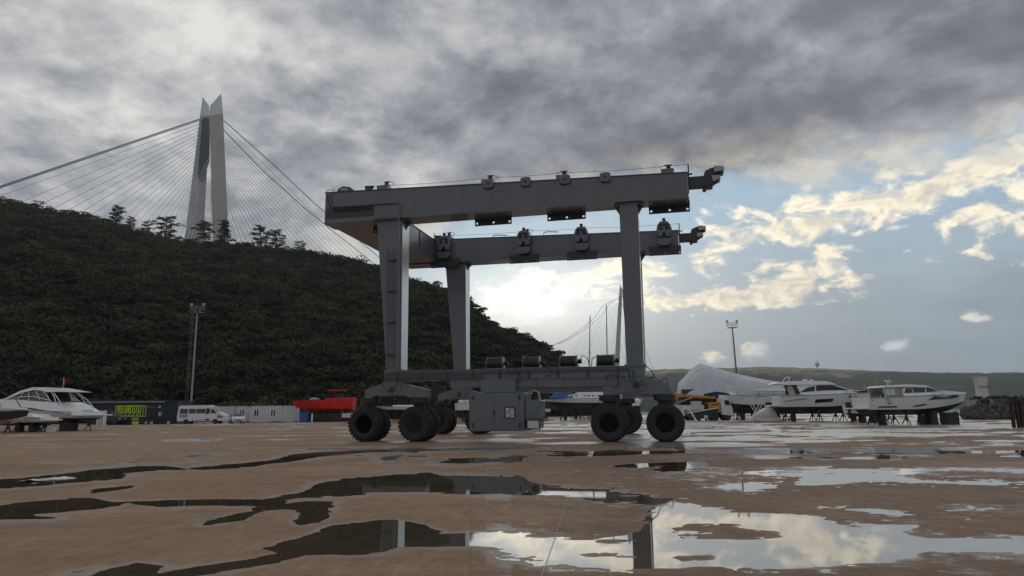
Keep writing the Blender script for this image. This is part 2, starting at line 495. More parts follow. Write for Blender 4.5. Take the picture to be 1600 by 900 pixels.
def ZL(pts): return [(x / 2.0, 640 + y / 2.0) for x, y in pts]
def ZR(pts): return [(800 + x / 2.0, 640 + y / 2.0) for x, y in pts]
POOLS = [
    ZL([(-400, 232), (60, 220), (250, 195), (390, 182), (500, 177), (585, 185), (640, 178), (750, 168), (860, 155), (920, 140), (1050, 130),
        (1170, 124), (1400, 121), (1640, 117), (1640, 123), (1350, 129), (1150, 134), (1060, 142), (960, 154), (900, 165), (780, 180),
        (640, 190), (520, 190), (470, 194), (390, 201), (375, 213), (250, 226), (150, 236), (40, 243), (-400, 256)]),
    ZL([(1185, 151), (1220, 144), (1255, 143), (1240, 157), (1200, 160)]),
    ZL([(560, 146), (620, 138), (680, 138), (600, 149)]),
    ZL([(1270, 132), (1310, 129), (1300, 135)]), ZL([(1275, 147), (1330, 144), (1330, 149)]),
    ZL([(1370, 163), (1440, 156), (1640, 149), (1640, 163), (1400, 168)]),
    ZL([(265, 262), (300, 246), (420, 238), (405, 246), (340, 257), (290, 263)]),
    ZL([(-500, 312), (0, 300), (130, 282), (240, 276), (310, 278), (360, 286), (500, 284), (680, 279), (820, 280), (930, 262), (1000, 230),
        (1080, 212), (1330, 197), (1400, 205), (1640, 210), (1640, 262), (1460, 266), (1300, 262), (1150, 262), (1070, 270), (1000, 272),
        (930, 276), (900, 283), (885, 295), (960, 290), (1040, 290), (1020, 325), (1000, 350), (940, 360), (920, 350), (960, 322),
        (880, 312), (800, 320), (760, 345), (640, 365), (615, 355), (660, 345), (790, 318), (810, 300), (700, 298), (550, 301),
        (480, 300), (400, 293), (350, 306), (270, 318), (120, 330), (190, 335), (150, 345), (-500, 362)]),
    ZL([(825, 435), (1000, 385), (1040, 365), (1230, 347), (1300, 360), (1370, 380), (1345, 395), (1500, 385), (1640, 390), (1640, 440),
        (1480, 426), (1250, 430), (1130, 452), (960, 456), (860, 480), (700, 505), (560, 525), (400, 560), (200, 600), (420, 525),
        (600, 496), (800, 465), (870, 450)]),
    ZL([(255, 525), (340, 495), (430, 480), (500, 490), (490, 512), (440, 530), (330, 560), (150, 600)]),
    ZL([(170, 520), (230, 502), (310, 486), (320, 490), (250, 510)]),
    ZR([(-40, 212), (100, 238), (180, 244), (300, 250), (350, 265), (430, 270), (440, 280), (490, 276), (560, 295), (640, 310), (700, 320),
        (960, 330), (980, 345), (1070, 365), (1130, 360), (1275, 358), (1270, 370), (1220, 385), (1240, 400), (1300, 405), (1900, 410),
        (1900, 446), (1300, 440), (1250, 450), (1270, 465), (1170, 475), (1040, 480), (1000, 495), (830, 503), (600, 492), (300, 502),
        (180, 492), (100, 482), (60, 460), (-40, 450), (-40, 398), (130, 402), (250, 412), (360, 392), (420, 378), (425, 335), (430, 302), (380, 290),
        (200, 280), (80, 269), (-40, 266)]),
    ZR([(560, 194), (760, 197), (900, 204), (950, 204), (1150, 197), (1265, 199), (1205, 209), (1280, 221), (1900, 224), (1900, 232),
        (1400, 236), (1180, 226), (1050, 231), (950, 238), (895, 236), (920, 215), (880, 208), (600, 200)]),
    ZR([(635, 243), (700, 232), (760, 232), (820, 240), (760, 252), (650, 253)]),
    ZR([(960, 306), (1100, 310), (1200, 320), (1245, 333), (1180, 335), (1100, 318)]),
    ZR([(310, 175), (420, 160), (545, 154), (530, 168), (430, 179), (330, 181)]),
    ZR([(-40, 147), (280, 147), (365, 150), (345, 158), (150, 159), (-40, 160)]),
    ZR([(440, 190), (500, 165), (620, 150), (680, 140), (900, 130), (1200, 128), (1900, 128), (1900, 136), (1200, 138), (900, 140),
        (700, 148), (610, 160), (600, 181), (520, 191)]),
    ZR([(1430, 95), (1900, 95), (1900, 109), (1450, 106)]),
    ZR([(1090, 152), (1210, 149), (1180, 158)]), ZR([(1370, 149), (1900, 153), (1900, 161), (1450, 158)]),
    ZR([(1450, 184), (1900, 184), (1900, 201), (1480, 194)]), ZR([(900, 181), (1000, 179), (960, 186)]),
    ZR([(1400, 312), (1530, 310), (1520, 316)]),
]
ISLES = [ZR([(480, 370), (560, 358), (700, 362), (870, 390), (840, 401), (740, 406), (530, 405)]),
         ZR([(395, 300), (430, 300), (430, 340), (400, 330)]),
         ZR([(250, 404), (330, 402), (400, 408), (300, 418), (240, 414)]),
         ZR([(500, 462), (620, 458), (660, 468), (540, 476)]),
         ZR([(210, 452), (330, 448), (380, 460), (250, 468)])]

ts = np.linspace(-1.15, 1.15, 660)
ss = np.concatenate([np.linspace(0.0068, 0.0105, 6)[:-1], np.arange(0.0105, 0.245, 0.00105), np.geomspace(0.25, 1.2, 12)])
T_, S_ = np.meshgrid(ts, ss)
GY = EYE / S_; GX = T_ * GY
PX, PY = px_of(GX, GY)
F = np.full(PX.shape, -1e3)
sel = (PY > 690) & (PY < 960)
qx, qy = PX[sel], PY[sel]
ff = np.full(qx.shape, -1e3)
for poly in POOLS:
    ff = np.maximum(ff, sdf(qx, qy, poly))
for poly in ISLES:
    ff = np.minimum(ff, -sdf(qx, qy, poly))
F[sel] = ff
wob = fbm(GX * 0.9, GY * 0.55, 4) * 30 + fbm(GX * 1.6 + 40, GY * 5 + 9, 5, 0.62) * np.where(PX > 760, 42, 24)
F = F + wob * np.clip((PY - 690) / 60, 0.25, 1.0)
F = F + np.where(PX > 820, 1, 0.0) * (fbm(GX * 0.22 + 8, GY * 0.9 + 3, 5, 0.6) - 0.11) * 190 * np.clip((728 - PY) / 12, 0, 1)
# farther off the film of water lies in streaks, more of it on the right
far = fbm(GX * 0.20 + 3.3, GY * 0.38 + 1.7, 7, 0.66)
bias = np.interp(PX, [0, 500, 760, 900, 1100, 1600, 2000], [-0.17, -0.13, -0.07, -0.02, 0.01, 0.02, 0.02])
fade = np.interp(PY, [655, 675, 692, 712, 735, 760], [0.0, 0.0, 0.0, -0.04, -0.14, -0.4])
F = np.maximum(F, (far + bias + fade) * 160)
# a scatter of very small wet spots near the big pools
spk = fbm(GX * 4 + 5, GY * 6 + 2, 4, 0.75)
F = np.where((F < 0) & (F > -70) & (PX > 760) & (PY > 730), np.maximum(F, (spk - 0.10 - (-F) * 0.0035) * 60), F)

nr, nc = F.shape
WATER_Z = 0.001
me = bpy.data.meshes.new('concrete_yard')
idx = np.arange(nr * nc).reshape(nr, nc)
quads = np.stack([idx[:-1, :-1], idx[1:, :-1], idx[1:, 1:], idx[:-1, 1:]], -1).reshape(-1, 4)
co = np.stack([GX, GY, np.zeros_like(GX)], -1).reshape(-1, 3)
def np_mesh(me, co, quads):
    me.vertices.add(len(co)); me.vertices.foreach_set('co', np.ascontiguousarray(co, dtype=np.float32).ravel())
    k = quads.shape[1]
    me.loops.add(quads.size); me.loops.foreach_set('vertex_index', np.ascontiguousarray(quads, dtype=np.int32).ravel())
    me.polygons.add(len(quads)); me.polygons.foreach_set('loop_start', np.arange(0, quads.size, k, dtype=np.int32))
    try: me.polygons.foreach_set('loop_total', np.full(len(quads), k, dtype=np.int32))
    except Exception: pass
    me.update(calc_edges=True); me.validate()
np_mesh(me, co, quads[:, ::-1] if False else quads)
at_ = me.attributes.new('damp', 'FLOAT', 'POINT')
wide = fbm(GX * 0.6 + 11, GY * 0.5 + 4, 5, 0.6) * 46
rim = np.clip((F + wide + np.where(PX > 800, 10, 22)) / 14.0, 0, 1)
rim = rim * np.clip(0.75 + 2.2 * fbm(GX * 0.5 + 31, GY * 0.45 + 13, 4, 0.6), 0.12, 1)
at_.data.foreach_set('value', rim.astype(np.float32).ravel())
aw = me.attributes.new('soaked', 'FLOAT', 'POINT')
aw.data.foreach_set('value', (np.clip((F + wide * 1.5 + 85) / 50, 0, 1) * np.interp(PX, [620, 1000], [0.0, 1.0])).astype(np.float32).ravel())
yard = link('concrete_yard', me, kind='structure')

def yard_mat():
    m = bpy.data.materials.new('yard_concrete'); m.use_nodes = True
    t = m.node_tree; b = t.nodes['Principled BSDF']; N = NT(t)
    tc = N.node('ShaderNodeTexCoord'); o = S(N, tc.outputs['Object'])
    a = N.node('ShaderNodeAttribute', attribute_name='damp'); damp = S(N, a.outputs['Fac'])
    big = N.noise(o, 0.11, 5.0, 0.6, 0.5); mid = N.noise(o, 0.9, 6.0, 0.65, 0.4)
    fine = N.noise(o, 14.0, 5.0, 0.7); grit = N.noise(o, 90.0, 2.0, 0.6)
    mp = N.node('ShaderNodeMapping'); N.put(mp.inputs['Vector'], o); mp.inputs['Scale'].default_value = (0.25, 2.2, 1)
    brush = N.noise(S(N, mp.outputs[0]), 2.2, 6.0, 0.7, 0.5)
    c = N.mix(N.step(big * 0.6 + mid * 0.4, 0.36, 0.64), (0.295, 0.168, 0.088), (0.41, 0.255, 0.148))
    c = N.mix(N.step(mid, 0.52, 0.72) * 0.55, c, (0.25, 0.175, 0.125))
    c = N.mix(N.step(brush, 0.45, 0.68) * 0.5, c, (0.20, 0.118, 0.07))
    c = N.mix(N.step(brush, 0.42, 0.28) * 0.4, c, (0.46, 0.32, 0.21))
    c = N.mix(N.step(fine, 0.50, 0.62) * 0.45, c, (0.17, 0.105, 0.065))
    mp3 = N.node('ShaderNodeMapping'); N.put(mp3.inputs['Vector'], o); mp3.inputs['Scale'].default_value = (4.5, 1.6, 1)
    mott = N.noise(S(N, mp3.outputs[0]), 1.0, 6.0, 0.7, 0.3)
    c = N.mix(N.step(mott, 0.50, 0.62) * 0.42, c, (0.195, 0.115, 0.066))
    c = N.mix(N.step(mott, 0.47, 0.36) * 0.35, c, (0.47, 0.325, 0.215))
    # hairline cracks and old tyre marks
    vo = N.node('ShaderNodeTexVoronoi', feature='DISTANCE_TO_EDGE'); vo.inputs['Scale'].default_value = 0.21
    N.put(vo.inputs['Vector'], N.vadd(o, N.scale(N.noise(o, 0.8, 5.0, 0.7, out=1), 1.6)))
    crk = N.step(S(N, vo.outputs['Distance']), 0.0042, 0.0012) * N.step(big, 0.46, 0.56)
    c = N.mix(crk * 0.55, c, (0.09, 0.065, 0.048))
    wv_ = N.node('ShaderNodeTexWave', wave_type='RINGS'); wv_.inputs['Scale'].default_value = 0.016; wv_.inputs['Distortion'].default_value = 1.6; wv_.inputs['Detail'].default_value = 2.0
    N.put(wv_.inputs['Vector'], N.vadd(o, N.xyz(26.0, 9.0, 0.0)))
    trk = N.step(S(N, wv_.outputs['Fac']), 0.972, 0.99) * N.step(mott, 0.36, 0.6)
    c = N.mix(trk * 0.35, c, (0.115, 0.082, 0.06))
    c = N.mix(N.step(grit, 0.60, 0.74) * 0.45, c, (0.48, 0.37, 0.28))
    c = N.mix(N.step(grit, 0.40, 0.28) * 0.40, c, (0.12, 0.085, 0.06))
    w_ = N.node('ShaderNodeAttribute', attribute_name='soaked')
    c = N.mix(S(N, w_.outputs['Fac']) * 0.8, c, N.scale(c, 0.62))
    # silt left where puddles have shrunk
    silt = N.mix(mid, (0.23, 0.19, 0.155), (0.36, 0.315, 0.27))
    c = N.mix(damp * (N.step(fine, 0.25, 0.6) * 0.35 + 0.5), c, silt)
    # sawn joints between the poured bays
    sp = N.node('ShaderNodeSeparateXYZ'); N.put(sp.inputs[0], o)
    jx = N.math('PINGPONG', S(N, sp.outputs[0]) + S(N, sp.outputs[1]) * 0.06 + (mid - 0.5) * 0.03, 4.5)
    jy = N.math('PINGPONG', S(N, sp.outputs[1]) - S(N, sp.outputs[0]) * 0.06 + 1.7 + (mid - 0.5) * 0.03, 4.5)
    j = N.step(jx.min(jy), 0.022, 0.008)
    c = N.mix(j * 0.14, c, (0.10, 0.075, 0.055))
    mp2 = N.node('ShaderNodeMapping'); N.put(mp2.inputs['Vector'], o); mp2.inputs['Scale'].default_value = (0.13, 0.42, 1)
    band = N.noise(S(N, mp2.outputs[0]), 1.0, 6.0, 0.65, 0.6)
    c = N.mix(N.step(band, 0.53, 0.66) * 0.5, c, (0.185, 0.135, 0.10))
    c = N.mix(N.step(band, 0.46, 0.33) * 0.45, c, (0.44, 0.32, 0.225))
    N.put(b.inputs['Base Color'], c)
    N.put(b.inputs['Roughness'], N.step(damp, 0.0, 1.0, a=0.66, b=0.30) + (mid - 0.5) * 0.25)
    b.inputs['Specular IOR Level'].default_value = 0.22
    bn = N.node('ShaderNodeBump'); bn.inputs['Strength'].default_value = 0.35; bn.inputs['Distance'].default_value = 0.01
    N.put(bn.inputs['Height'], fine * 0.6 + grit * 0.3 + brush * 0.5 - j)
    t.links.new(bn.outputs[0], b.inputs['Normal'])
    return m
M['yard'] = yard_mat()
me.materials.append(M['yard'])

def water_mat(name, r0, r1, bump, ior):
    m = bpy.data.materials.new(name); m.use_nodes = True
    t = m.node_tree; b = t.nodes['Principled BSDF']; N = NT(t)
    tc = N.node('ShaderNodeTexCoord'); o = S(N, tc.outputs['Object'])
    n = N.noise(o, 0.8, 5.0, 0.65, 0.4)
    sp = N.node('ShaderNodeSeparateXYZ'); N.put(sp.inputs[0], o)
    thin = N.step(S(N, sp.outputs[1]) + (n - 0.5) * 6.0, 22.0, 34.0)      # beyond here a film on rough concrete, with sky sheen put into its colour
    N.put(b.inputs['Base Color'], N.mix(thin * 0.8, N.mix(n, (0.060, 0.044, 0.028), (0.115, 0.082, 0.052)), (0.60, 0.59, 0.57)))
    N.put(b.inputs['Roughness'], N.step(n, 0.35, 0.75, a=r0, b=r1).max(thin * (n * 0.25 + 0.22)))
    b.inputs['IOR'].default_value = ior
    b.inputs['Specular IOR Level'].default_value = 0.55
    N.put(b.inputs['Metallic'], thin * 0.55)  # metallic share and pale base make the far streaks look sky-bright
    bn = N.node('ShaderNodeBump'); bn.inputs['Strength'].default_value = bump; bn.inputs['Distance'].default_value = 0.01
    N.put(bn.inputs['Height'], N.noise(o, 3.0, 3.0, 0.5))
    t.links.new(bn.outputs[0], b.inputs['Normal'])
    return m
M['water'] = water_mat('rain_water', 0.012, 0.05, 0.02, 2.1)
M['film'] = water_mat('thin_rain_water', 0.20, 0.32, 0.30, 2.7)

def build_water():
    pos = F > 0
    vid = {}; V = []
    def corner(i, j):
        k = (i, j)
        if k not in vid: vid[k] = len(V); V.append((GX[i, j], GY[i, j]))
        return vid[k]
    def cross(i, j, i2, j2):
        k = (i, j, i2, j2) if (i, j) < (i2, j2) else (i2, j2, i, j)
        if k not in vid:
            a, b = F[k[0], k[1]], F[k[2], k[3]]; u = a / (a - b)
            vid[k] = len(V)
            V.append((GX[k[0], k[1]] * (1 - u) + GX[k[2], k[3]] * u, GY[k[0], k[1]] * (1 - u) + GY[k[2], k[3]] * u))
        return vid[k]
    faces = []
    cnt = pos[:-1, :-1].astype(int) + pos[1:, :-1] + pos[1:, 1:] + pos[:-1, 1:]
    for i, j in zip(*np.nonzero(cnt)):
        i, j = int(i), int(j)
        cs = [(i, j), (i + 1, j), (i + 1, j + 1), (i, j + 1)]
        f = []
        for k in range(4):
            a, b = cs[k], cs[(k + 1) % 4]
            if pos[a]: f.append(corner(*a))
            if pos[a] != pos[b]: f.append(cross(*a, *b))
        if len(f) > 2: faces.append(f)
    par = list(range(len(V)))
    def find(a):
        while par[a] != a:
            par[a] = par[par[a]]; a = par[a]
        return a
    for f in faces:
        r = find(f[0])
        for q in f[1:]: par[find(q)] = r
    groups = {}
    for f in faces: groups.setdefault(find(f[0]), []).append(f)
    order = sorted(groups.values(), key=len, reverse=True)
    def mesh(fs, name, kind, mat):
        used = {}; vs = []; out = []
        for f in fs:
            g = []
            for q in f:
                if q not in used: used[q] = len(vs); vs.append((V[q][0], V[q][1], WATER_Z))
                g.append(used[q])
            out.append(g)
        me = bpy.data.meshes.new(name); me.from_pydata(vs, [], out); me.materials.append(M[mat])
        if out and me.polygons[0].normal.z < 0: me.flip_normals()
        return link(name, me, kind=kind)
    for fs in order[:16]:
        near = max(px_of(*V[f[0]])[1] for f in fs)
        mesh(fs, 'puddle', 'structure', 'film' if near < 712 else 'water')
    mesh([f for fs in order[16:] for f in fs], 'rain_film', 'stuff', 'film')
build_water()

MB().add([(-700, -250, -0.05), (330, -250, -0.05), (330, 215, -0.05), (-700, 215, -0.05)], [(0, 1, 2, 3)]).build('ground', M['yard'], kind='structure')

def sea_mat():
    m = make_mat('sea_water', (0.03, 0.045, 0.055), 0.12, var=0.2, scale=0.01, bump=0.3, bscale=0.3)
    return m
MB().add([(-4900, -600, -1.5), (4900, -600, -1.5), (4900, 4900, -1.5), (-4900, 4900, -1.5)], [(0, 1, 2, 3)]).build('sea', sea_mat(), kind='structure')

# ------------------------------------------------------------------ the wooded hill
RIDGE = [(-900, 330), (-300, 300), (0, 308), (60, 316), (120, 330), (200, 350), (260, 368), (350, 374), (440, 384), (500, 393), (552, 403), (591, 414), (641, 431), (672, 440), (710, 453),
         (734, 465), (756, 480), (771, 499), (792, 509), (813, 515), (833, 525), (854, 536), (875, 551), (890, 563), (910, 585), (930, 612), (945, 640)]
DR = [(-900, 380), (0, 420), (300, 420), (600, 360), (750, 300), (880, 245), (945, 225)]
DB = [(-900, 150), (0, 140), (600, 150), (750, 165), (880, 190), (945, 214)]
def interp(tab, x): return float(np.interp(x, [p[0] for p in tab], [p[1] for p in tab]))
def hill_pt(px, t):
    """ground of the hill seen along a picture column: t = 0 at the foot, 1 at the ridge, up to 1.6 behind it"""
    d0, d1 = interp(DB, px), interp(DR, px)
    y = interp(RIDGE, px) + 3.2 / d1 * FPX
    r = ray(px, min(y, 639)); hr = max(EYE + d1 * r.z / math.hypot(r.x, r.y), 0.3)
    d = d0 + t * (d1 - d0)
    k = t ** 0.92 if t <= 1 else 1 - 0.9 * (t - 1) ** 1.5
    h = hr * k
    u = math.hypot(r.x, r.y)
    X, Y = r.x / u * d, r.y / u * d
    if 0 < t < 1:
        h += float(fbm(np.array(X * 0.03), np.array(Y * 0.03), 4)) * 9.0 * math.sin(PI * min(t, 1)) * min(1, hr / 60)
    return Vector((X, Y, max(h, -0.3)))
cols = [(-900 + i * 22) for i in range(42)] + [24 + i * 12 for i in range(78)]
rows = [i / 24 for i in range(25)] + [1.1, 1.25, 1.4, 1.6]
hv = [hill_pt(c, t) for c in cols for t in rows]
nrw = len(rows)
hf = [(i * nrw + j, (i + 1) * nrw + j, (i + 1) * nrw + j + 1, i * nrw + j + 1) for i in range(len(cols) - 1) for j in range(nrw - 1)]
M['hill'] = make_mat('hill_soil', (0.045, 0.045, 0.022), 0.95, var=0.4, scale=0.05, dirt=0.6, dirtcol=(0.07, 0.05, 0.032))
MB().add(hv, hf).build('hill', M['hill'], smooth=180, kind='structure')

def leaf_quads(centers, radii, heights, counts, size, tints, flat=0.35):
    """clumps of small leaf faces over domed crowns"""
    Vs, Ts = [], []
    for c, r, h, n, tn in zip(centers, radii, heights, counts, tints):
        # several lobes per crown
        nl = rng.integers(4, 8)
        la = rng.random(nl) * 2 * PI; lr = r * (0.25 + 0.5 * rng.random(nl))
        lob = np.stack([np.cos(la) * lr, np.sin(la) * lr, h * (0.25 + 0.5 * rng.random(nl))], -1)
        lob[0] = (0, 0, h * 0.62)
        ls = r * (0.36 + 0.26 * rng.random(nl)); lt = rng.normal(0, 0.13, nl)
        k = rng.integers(0, nl, n)
        d = rng.normal(size=(n, 3)); d /= np.linalg.norm(d, axis=1)[:, None]
        d[:, 2] = np.abs(d[:, 2]) * 0.9 - 0.25
        rad = ls[k] * (0.72 + 0.4 * rng.random(n))
        p = lob[k] + d * rad[:, None] * np.array([1, 1, 0.62]) + np.array(c)
        nrm = d + rng.normal(0, 0.55, (n, 3)); nrm[:, 2] += flat
        nrm /= np.linalg.norm(nrm, axis=1)[:, None]
        a = np.cross(nrm, rng.normal(size=(n, 3))); a /= np.linalg.norm(a, axis=1)[:, None] + 1e-9
        b = np.cross(nrm, a)
        s = size * (0.6 + 0.8 * rng.random(n))[:, None] * (0.7 + 0.1 * r)
        a, b = a * s, b * s * 0.7
        Vs.append(np.stack([p - a * 0.9 - b * 0.3, p + b * 0.9 - a * 0.1, p + a - b * 0.1, p - b * 0.8 + a * 0.2], 1).reshape(-1, 3))
        Ts.append(np.clip(tn + lt[k] + rng.normal(0, 0.04, n), 0, 1))
    return np.concatenate(Vs), np.concatenate(Ts)

def leaf_object(name, co, tint, mat, parent=None, kind=None):
    me = bpy.data.meshes.new(name)
    np_mesh(me, co, np.arange(len(co)).reshape(-1, 4))
    a = me.attributes.new('tint', 'FLOAT', 'FACE'); a.data.foreach_set('value', tint.astype(np.float32))
    me.materials.append(mat)
    return link(name, me, parent, kind=kind)

cs, rs, hs, ns, tn = [], [], [], [], []
while len(cs) < 4000:
    px = rng.uniform(-330, 915); t = math.sqrt(rng.uniform(0.0, 1.04))
    t = min(max(0.004, (t * t) * 0.6 + t * 0.4), 1.03)
    if len(cs) % 6 == 0: t = rng.uniform(0.0, 0.16)
    p = hill_pt(px, t)
    d = math.hypot(p.x, p.y)
    r = rng.uniform(2.4, 6.2) * (0.85 if t > 0.93 else 1.0) * (0.75 if px > 700 else 1.0)
    cs.append((p.x, p.y, p.z - 0.4)); rs.append(r); hs.append(r * rng.uniform(0.7, 1.15))
    ns.append(int(np.interp(d, [140, 220, 430], [460, 320, 150])))
    patch = float(fbm(np.array(p.x * 0.02), np.array(p.y * 0.02 + 50), 3)) * 0.9
    v = rng.normal(0.40, 0.19) + patch
    if rng.random() < 0.015: v = rng.uniform(0.85, 1.0)
    tn.append(float(np.clip(v, 0, 1)))
co, ti = leaf_quads(cs, rs, hs, ns, 0.35, tn)
leaf_object('hillside_wood', co, ti, M['leaf'], kind='stuff')

# trees that stand out on the ridge and at the foot, each on its own
def pine(px, top, Ht, label, t=0.97, wide=0.34, group='pines on the ridge', umbrella=True, cat='tree', mat=None):
    p = hill_pt(px, t)
    d = math.hypot(p.x, p.y)
    tip = at(px, top, p.y)
    H = max(tip.z - p.z, 2.5) if Ht is None else Ht
    root = thing('pine_tree', label, cat, (p.x, p.y, p.z - 0.3), rng.uniform(0, 6.28), group)
    tr = MB()
    lean = rng.normal(0, 0.04 * H, 2)
    q = lambda u: (lean[0] * u * u, lean[1] * u * u, H * u)
    tr.tube([q(u) for u in (0, 0.3, 0.6, 0.85, 0.96)], [H * 0.032, H * 0.026, H * 0.02, H * 0.012, H * 0.005], 6)
    V_, T_2 = [], []
    nb = 17
    for k in range(nb):
        u = (0.22 + 0.74 * (k / nb)) if umbrella else (0.12 + 0.86 * k / nb)
        a = k * 2.4 + rng.uniform(-.4, .4)
        prof = math.sin(PI * min(1, max(0.0, u - 0.02) / 0.98) ** 1.3) * 0.75 + 0.25 if umbrella else (1.05 - u)
        L = H * wide * prof * rng.uniform(0.7, 1.25)
        b0 = Vector(q(u)); b1 = b0 + Vector((math.cos(a) * L, math.sin(a) * L, H * 0.05))
        tr.tube([b0, b0.lerp(b1, 0.5) + Vector((0, 0, -0.02 * H)), b1], [H * 0.009, H * 0.006, H * 0.003], 4)
        for s in (0.55, 0.95):
            c = b0.lerp(b1, s)
            v, tt = leaf_quads([tuple(c - Vector((0, 0, H * 0.04)))], [H * 0.155 * rng.uniform(0.7, 1.3)], [H * 0.17], [110], 0.024 * H, [rng.uniform(0.15, 0.7)], 0.6)
            V_.append(v); T_2.append(tt)
    tr.build('trunk', M['bark'], root, smooth=60)
    leaf_object('crown', np.concatenate(V_), np.concatenate(T_2), mat or M['needle'], root)
    return root
pine(258, 338, None, 'umbrella-shaped pine standing alone on the ridge left of the bridge tower', wide=0.40)
pine(180, 322, None, 'tall open pine on the ridge, left of the umbrella pine', wide=0.30)
pine(203, 338, None, 'thin see-through pine on the ridge between two fuller pines', wide=0.26)
pine(229, 346, None, 'low pale pine on the ridge, just left of the umbrella pine', wide=0.42)
pine(319, 346, None, 'ragged pine on the ridge in front of the left tower leg', wide=0.34)
pine(350, 346, None, 'dense dark pine on the ridge in front of the right tower leg', wide=0.36, umbrella=False)
pine(408, 354, None, 'bushy pine on the ridge under the fan of stay cables', wide=0.36)
pine(432, 360, None, 'loose pine on the ridge, right neighbour of the bushy pine', wide=0.34)
pine(468, 377, None, 'small round tree on the ridge, rightmost before the bare skyline', wide=0.42)

# ------------------------------------------------------------------ hills across the strait
FAR = [(560, 600), (880, 589), (1000, 581), (1040, 577), (1100, 576), (1200, 574), (1300, 577), (1400, 581), (1500, 583), (1600, 583), (1900, 588), (2600, 600)]
fc = [560 + i * 6 for i in range(230)] + [1940 + 30 * i for i in range(23)]
fr = [0, .03, .08, .15, .22, .3, .38, .46, .54, .60, .65, .70, .74, .78, .82, .86, .90, .94, .97, 1.0, 1.1, 1.3, 1.7]
fv = []
for c in fc:
    y = interp(FAR, c); r = ray(c, y); u = math.hypot(r.x, r.y)
    hr = EYE + 3000 * r.z / u
    for t in fr:
        d = 2000 + 1000 * t
        X, Y = r.x / u * d, r.y / u * d
        n = float(fbm(np.array(X * 0.004), np.array(Y * 0.004), 5, 0.6))
        n2 = float(fbm(np.array(X * 0.035), np.array(Y * 0.035), 2))
        k = (1 - (1 - min(t / 0.62, 1)) ** 1.6) * 0.76 + 0.24 * max(0, (t - 0.4) / 0.6) if t <= 1 else 1 - 0.25 * (t - 1)
        fv.append(Vector((X, Y, hr * k + (n * 26 * math.sin(PI * min(t, 1)) + n2 * 9 * (1 if t > 0.05 else 0)) - (3 if t == 0 else 0))))
nf = len(fr)
ffc = [(i * nf + j, (i + 1) * nf + j, (i + 1) * nf + j + 1, i * nf + j + 1) for i in range(len(fc) - 1) for j in range(nf - 1)]
def far_mat():
    m = bpy.data.materials.new('far_woodland'); m.use_nodes = True
    t = m.node_tree; b = t.nodes['Principled BSDF']; N = NT(t)
    tc = N.node('ShaderNodeTexCoord'); o = S(N, tc.outputs['Object'])
    sp = N.node('ShaderNodeSeparateXYZ'); N.put(sp.inputs[0], o); z = S(N, sp.outputs[2])
    n1 = N.noise(o, 0.006, 5.0, 0.6); n2 = N.noise(o, 0.03, 4.0, 0.65)
    wood = N.mix(N.step(n2, 0.35, 0.65), (0.024, 0.03, 0.02), (0.075, 0.08, 0.048))
    n4 = N.noise(o, 0.014, 5.0, 0.7)
    sunlit_ridge = N.mix(N.step(n4 * 0.6 + n2 * 0.4, 0.44, 0.57), (0.19, 0.195, 0.095), (0.42, 0.38, 0.21))  # pale upper slope: sunlight on the ridge is put into the colour
    sunlit_ridge = N.mix(N.step(n1, 0.56, 0.66) * 0.7, sunlit_ridge, (0.38, 0.33, 0.22))
    N.put(b.inputs['Base Color'], N.mix(N.step(z + (n1 - 0.5) * 110.0 + (n2 - 0.5) * 40, 108.0, 135.0), wood, sunlit_ridge))
    b.inputs['Roughness'].default_value = 0.9; b.inputs['Specular IOR Level'].default_value = 0.1
    return m
MB().add(fv, ffc).build('far_hills', far_mat(), smooth=180, kind='structure')

# slim tower on the far ridge
fp = at(1278, 584, 2850)
ft = thing('lattice_tower', 'tiny pale mushroom-topped tower on the far ridge behind the yachts', 'tower', (fp.x, fp.y, fp.z - 6))
MB().cyl((0, 0, 0), (0, 0, 34), 4.0, 10, 2.6).build('shaft', M['white'], ft, smooth=40)
MB().lathe([(2.6, 33), (9, 40), (9.5, 44), (6, 49), (2, 52), (0.8, 60)], (0, 0, 0), 'z', 12).build('lookout', M['concrete'], ft, smooth=40)

# ------------------------------------------------------------------ the bridge
B1 = Vector((gx(326, 700, 640), 700.0, 0)); B2 = Vector((gx(966, 1771, 640), 1771.0, 0))
def bpt(t, z, side=0.0):
    p = B1.lerp(B2, t); dd = (B2 - B1).normalized()
    return Vector((p.x + dd.y * side, p.y - dd.x * side, z))
bridge = thing('suspension_bridge', 'cable-stayed suspension bridge with tall twin-legged concrete towers behind the hill', 'bridge', (0, 0, 0))
def ring(l, r, Y, dep):
    a, b = at(*l, Y), at(*r, Y)
    k = 1 + dep / Y
    O = Vector((0, 0, EYE))
    c, e = O + (b - O) * k, O + (a - O) * k
    c.z, e.z = b.z, a.z
    return [a, b, c, e]
def tower(levels_l, levels_r, Yl, Yr, dep, web, s):
    tw = MB().loft([ring(a, b, Yr, dep * q) for a, b, q in levels_r[:-1]]).build('tower_leg', M['concrete'], bridge, label='concrete bridge tower leg on the right')
    MB().loft([ring(*levels_r[-2][:2], Yr - 0.4, dep + 1), ring(*levels_r[-1][:2], Yr - 0.4, dep + 1)]).build('leg_head', M['clad'], tw)
    tl = MB().loft([ring(a, b, Yl, dep * q) for a, b, q in levels_l[:-1]]).build('tower_leg', M['concrete'], bridge, label='concrete bridge tower leg on the left')
    MB().loft([ring(*levels_l[-2][:2], Yl - 0.4, dep + 1), ring(*levels_l[-1][:2], Yl - 0.4, dep + 1)]).build('leg_head', M['clad'], tl)
    if web:
        Yw = Yl - 4
        p = [at(x, y, Yw) for x, y in web]
        MB().loft([[(q.x, q.y, q.z) for q in p], [(q.x * 1.004, q.y + 3, q.z) for q in p]]).build('tower_web', M['web'], bridge)
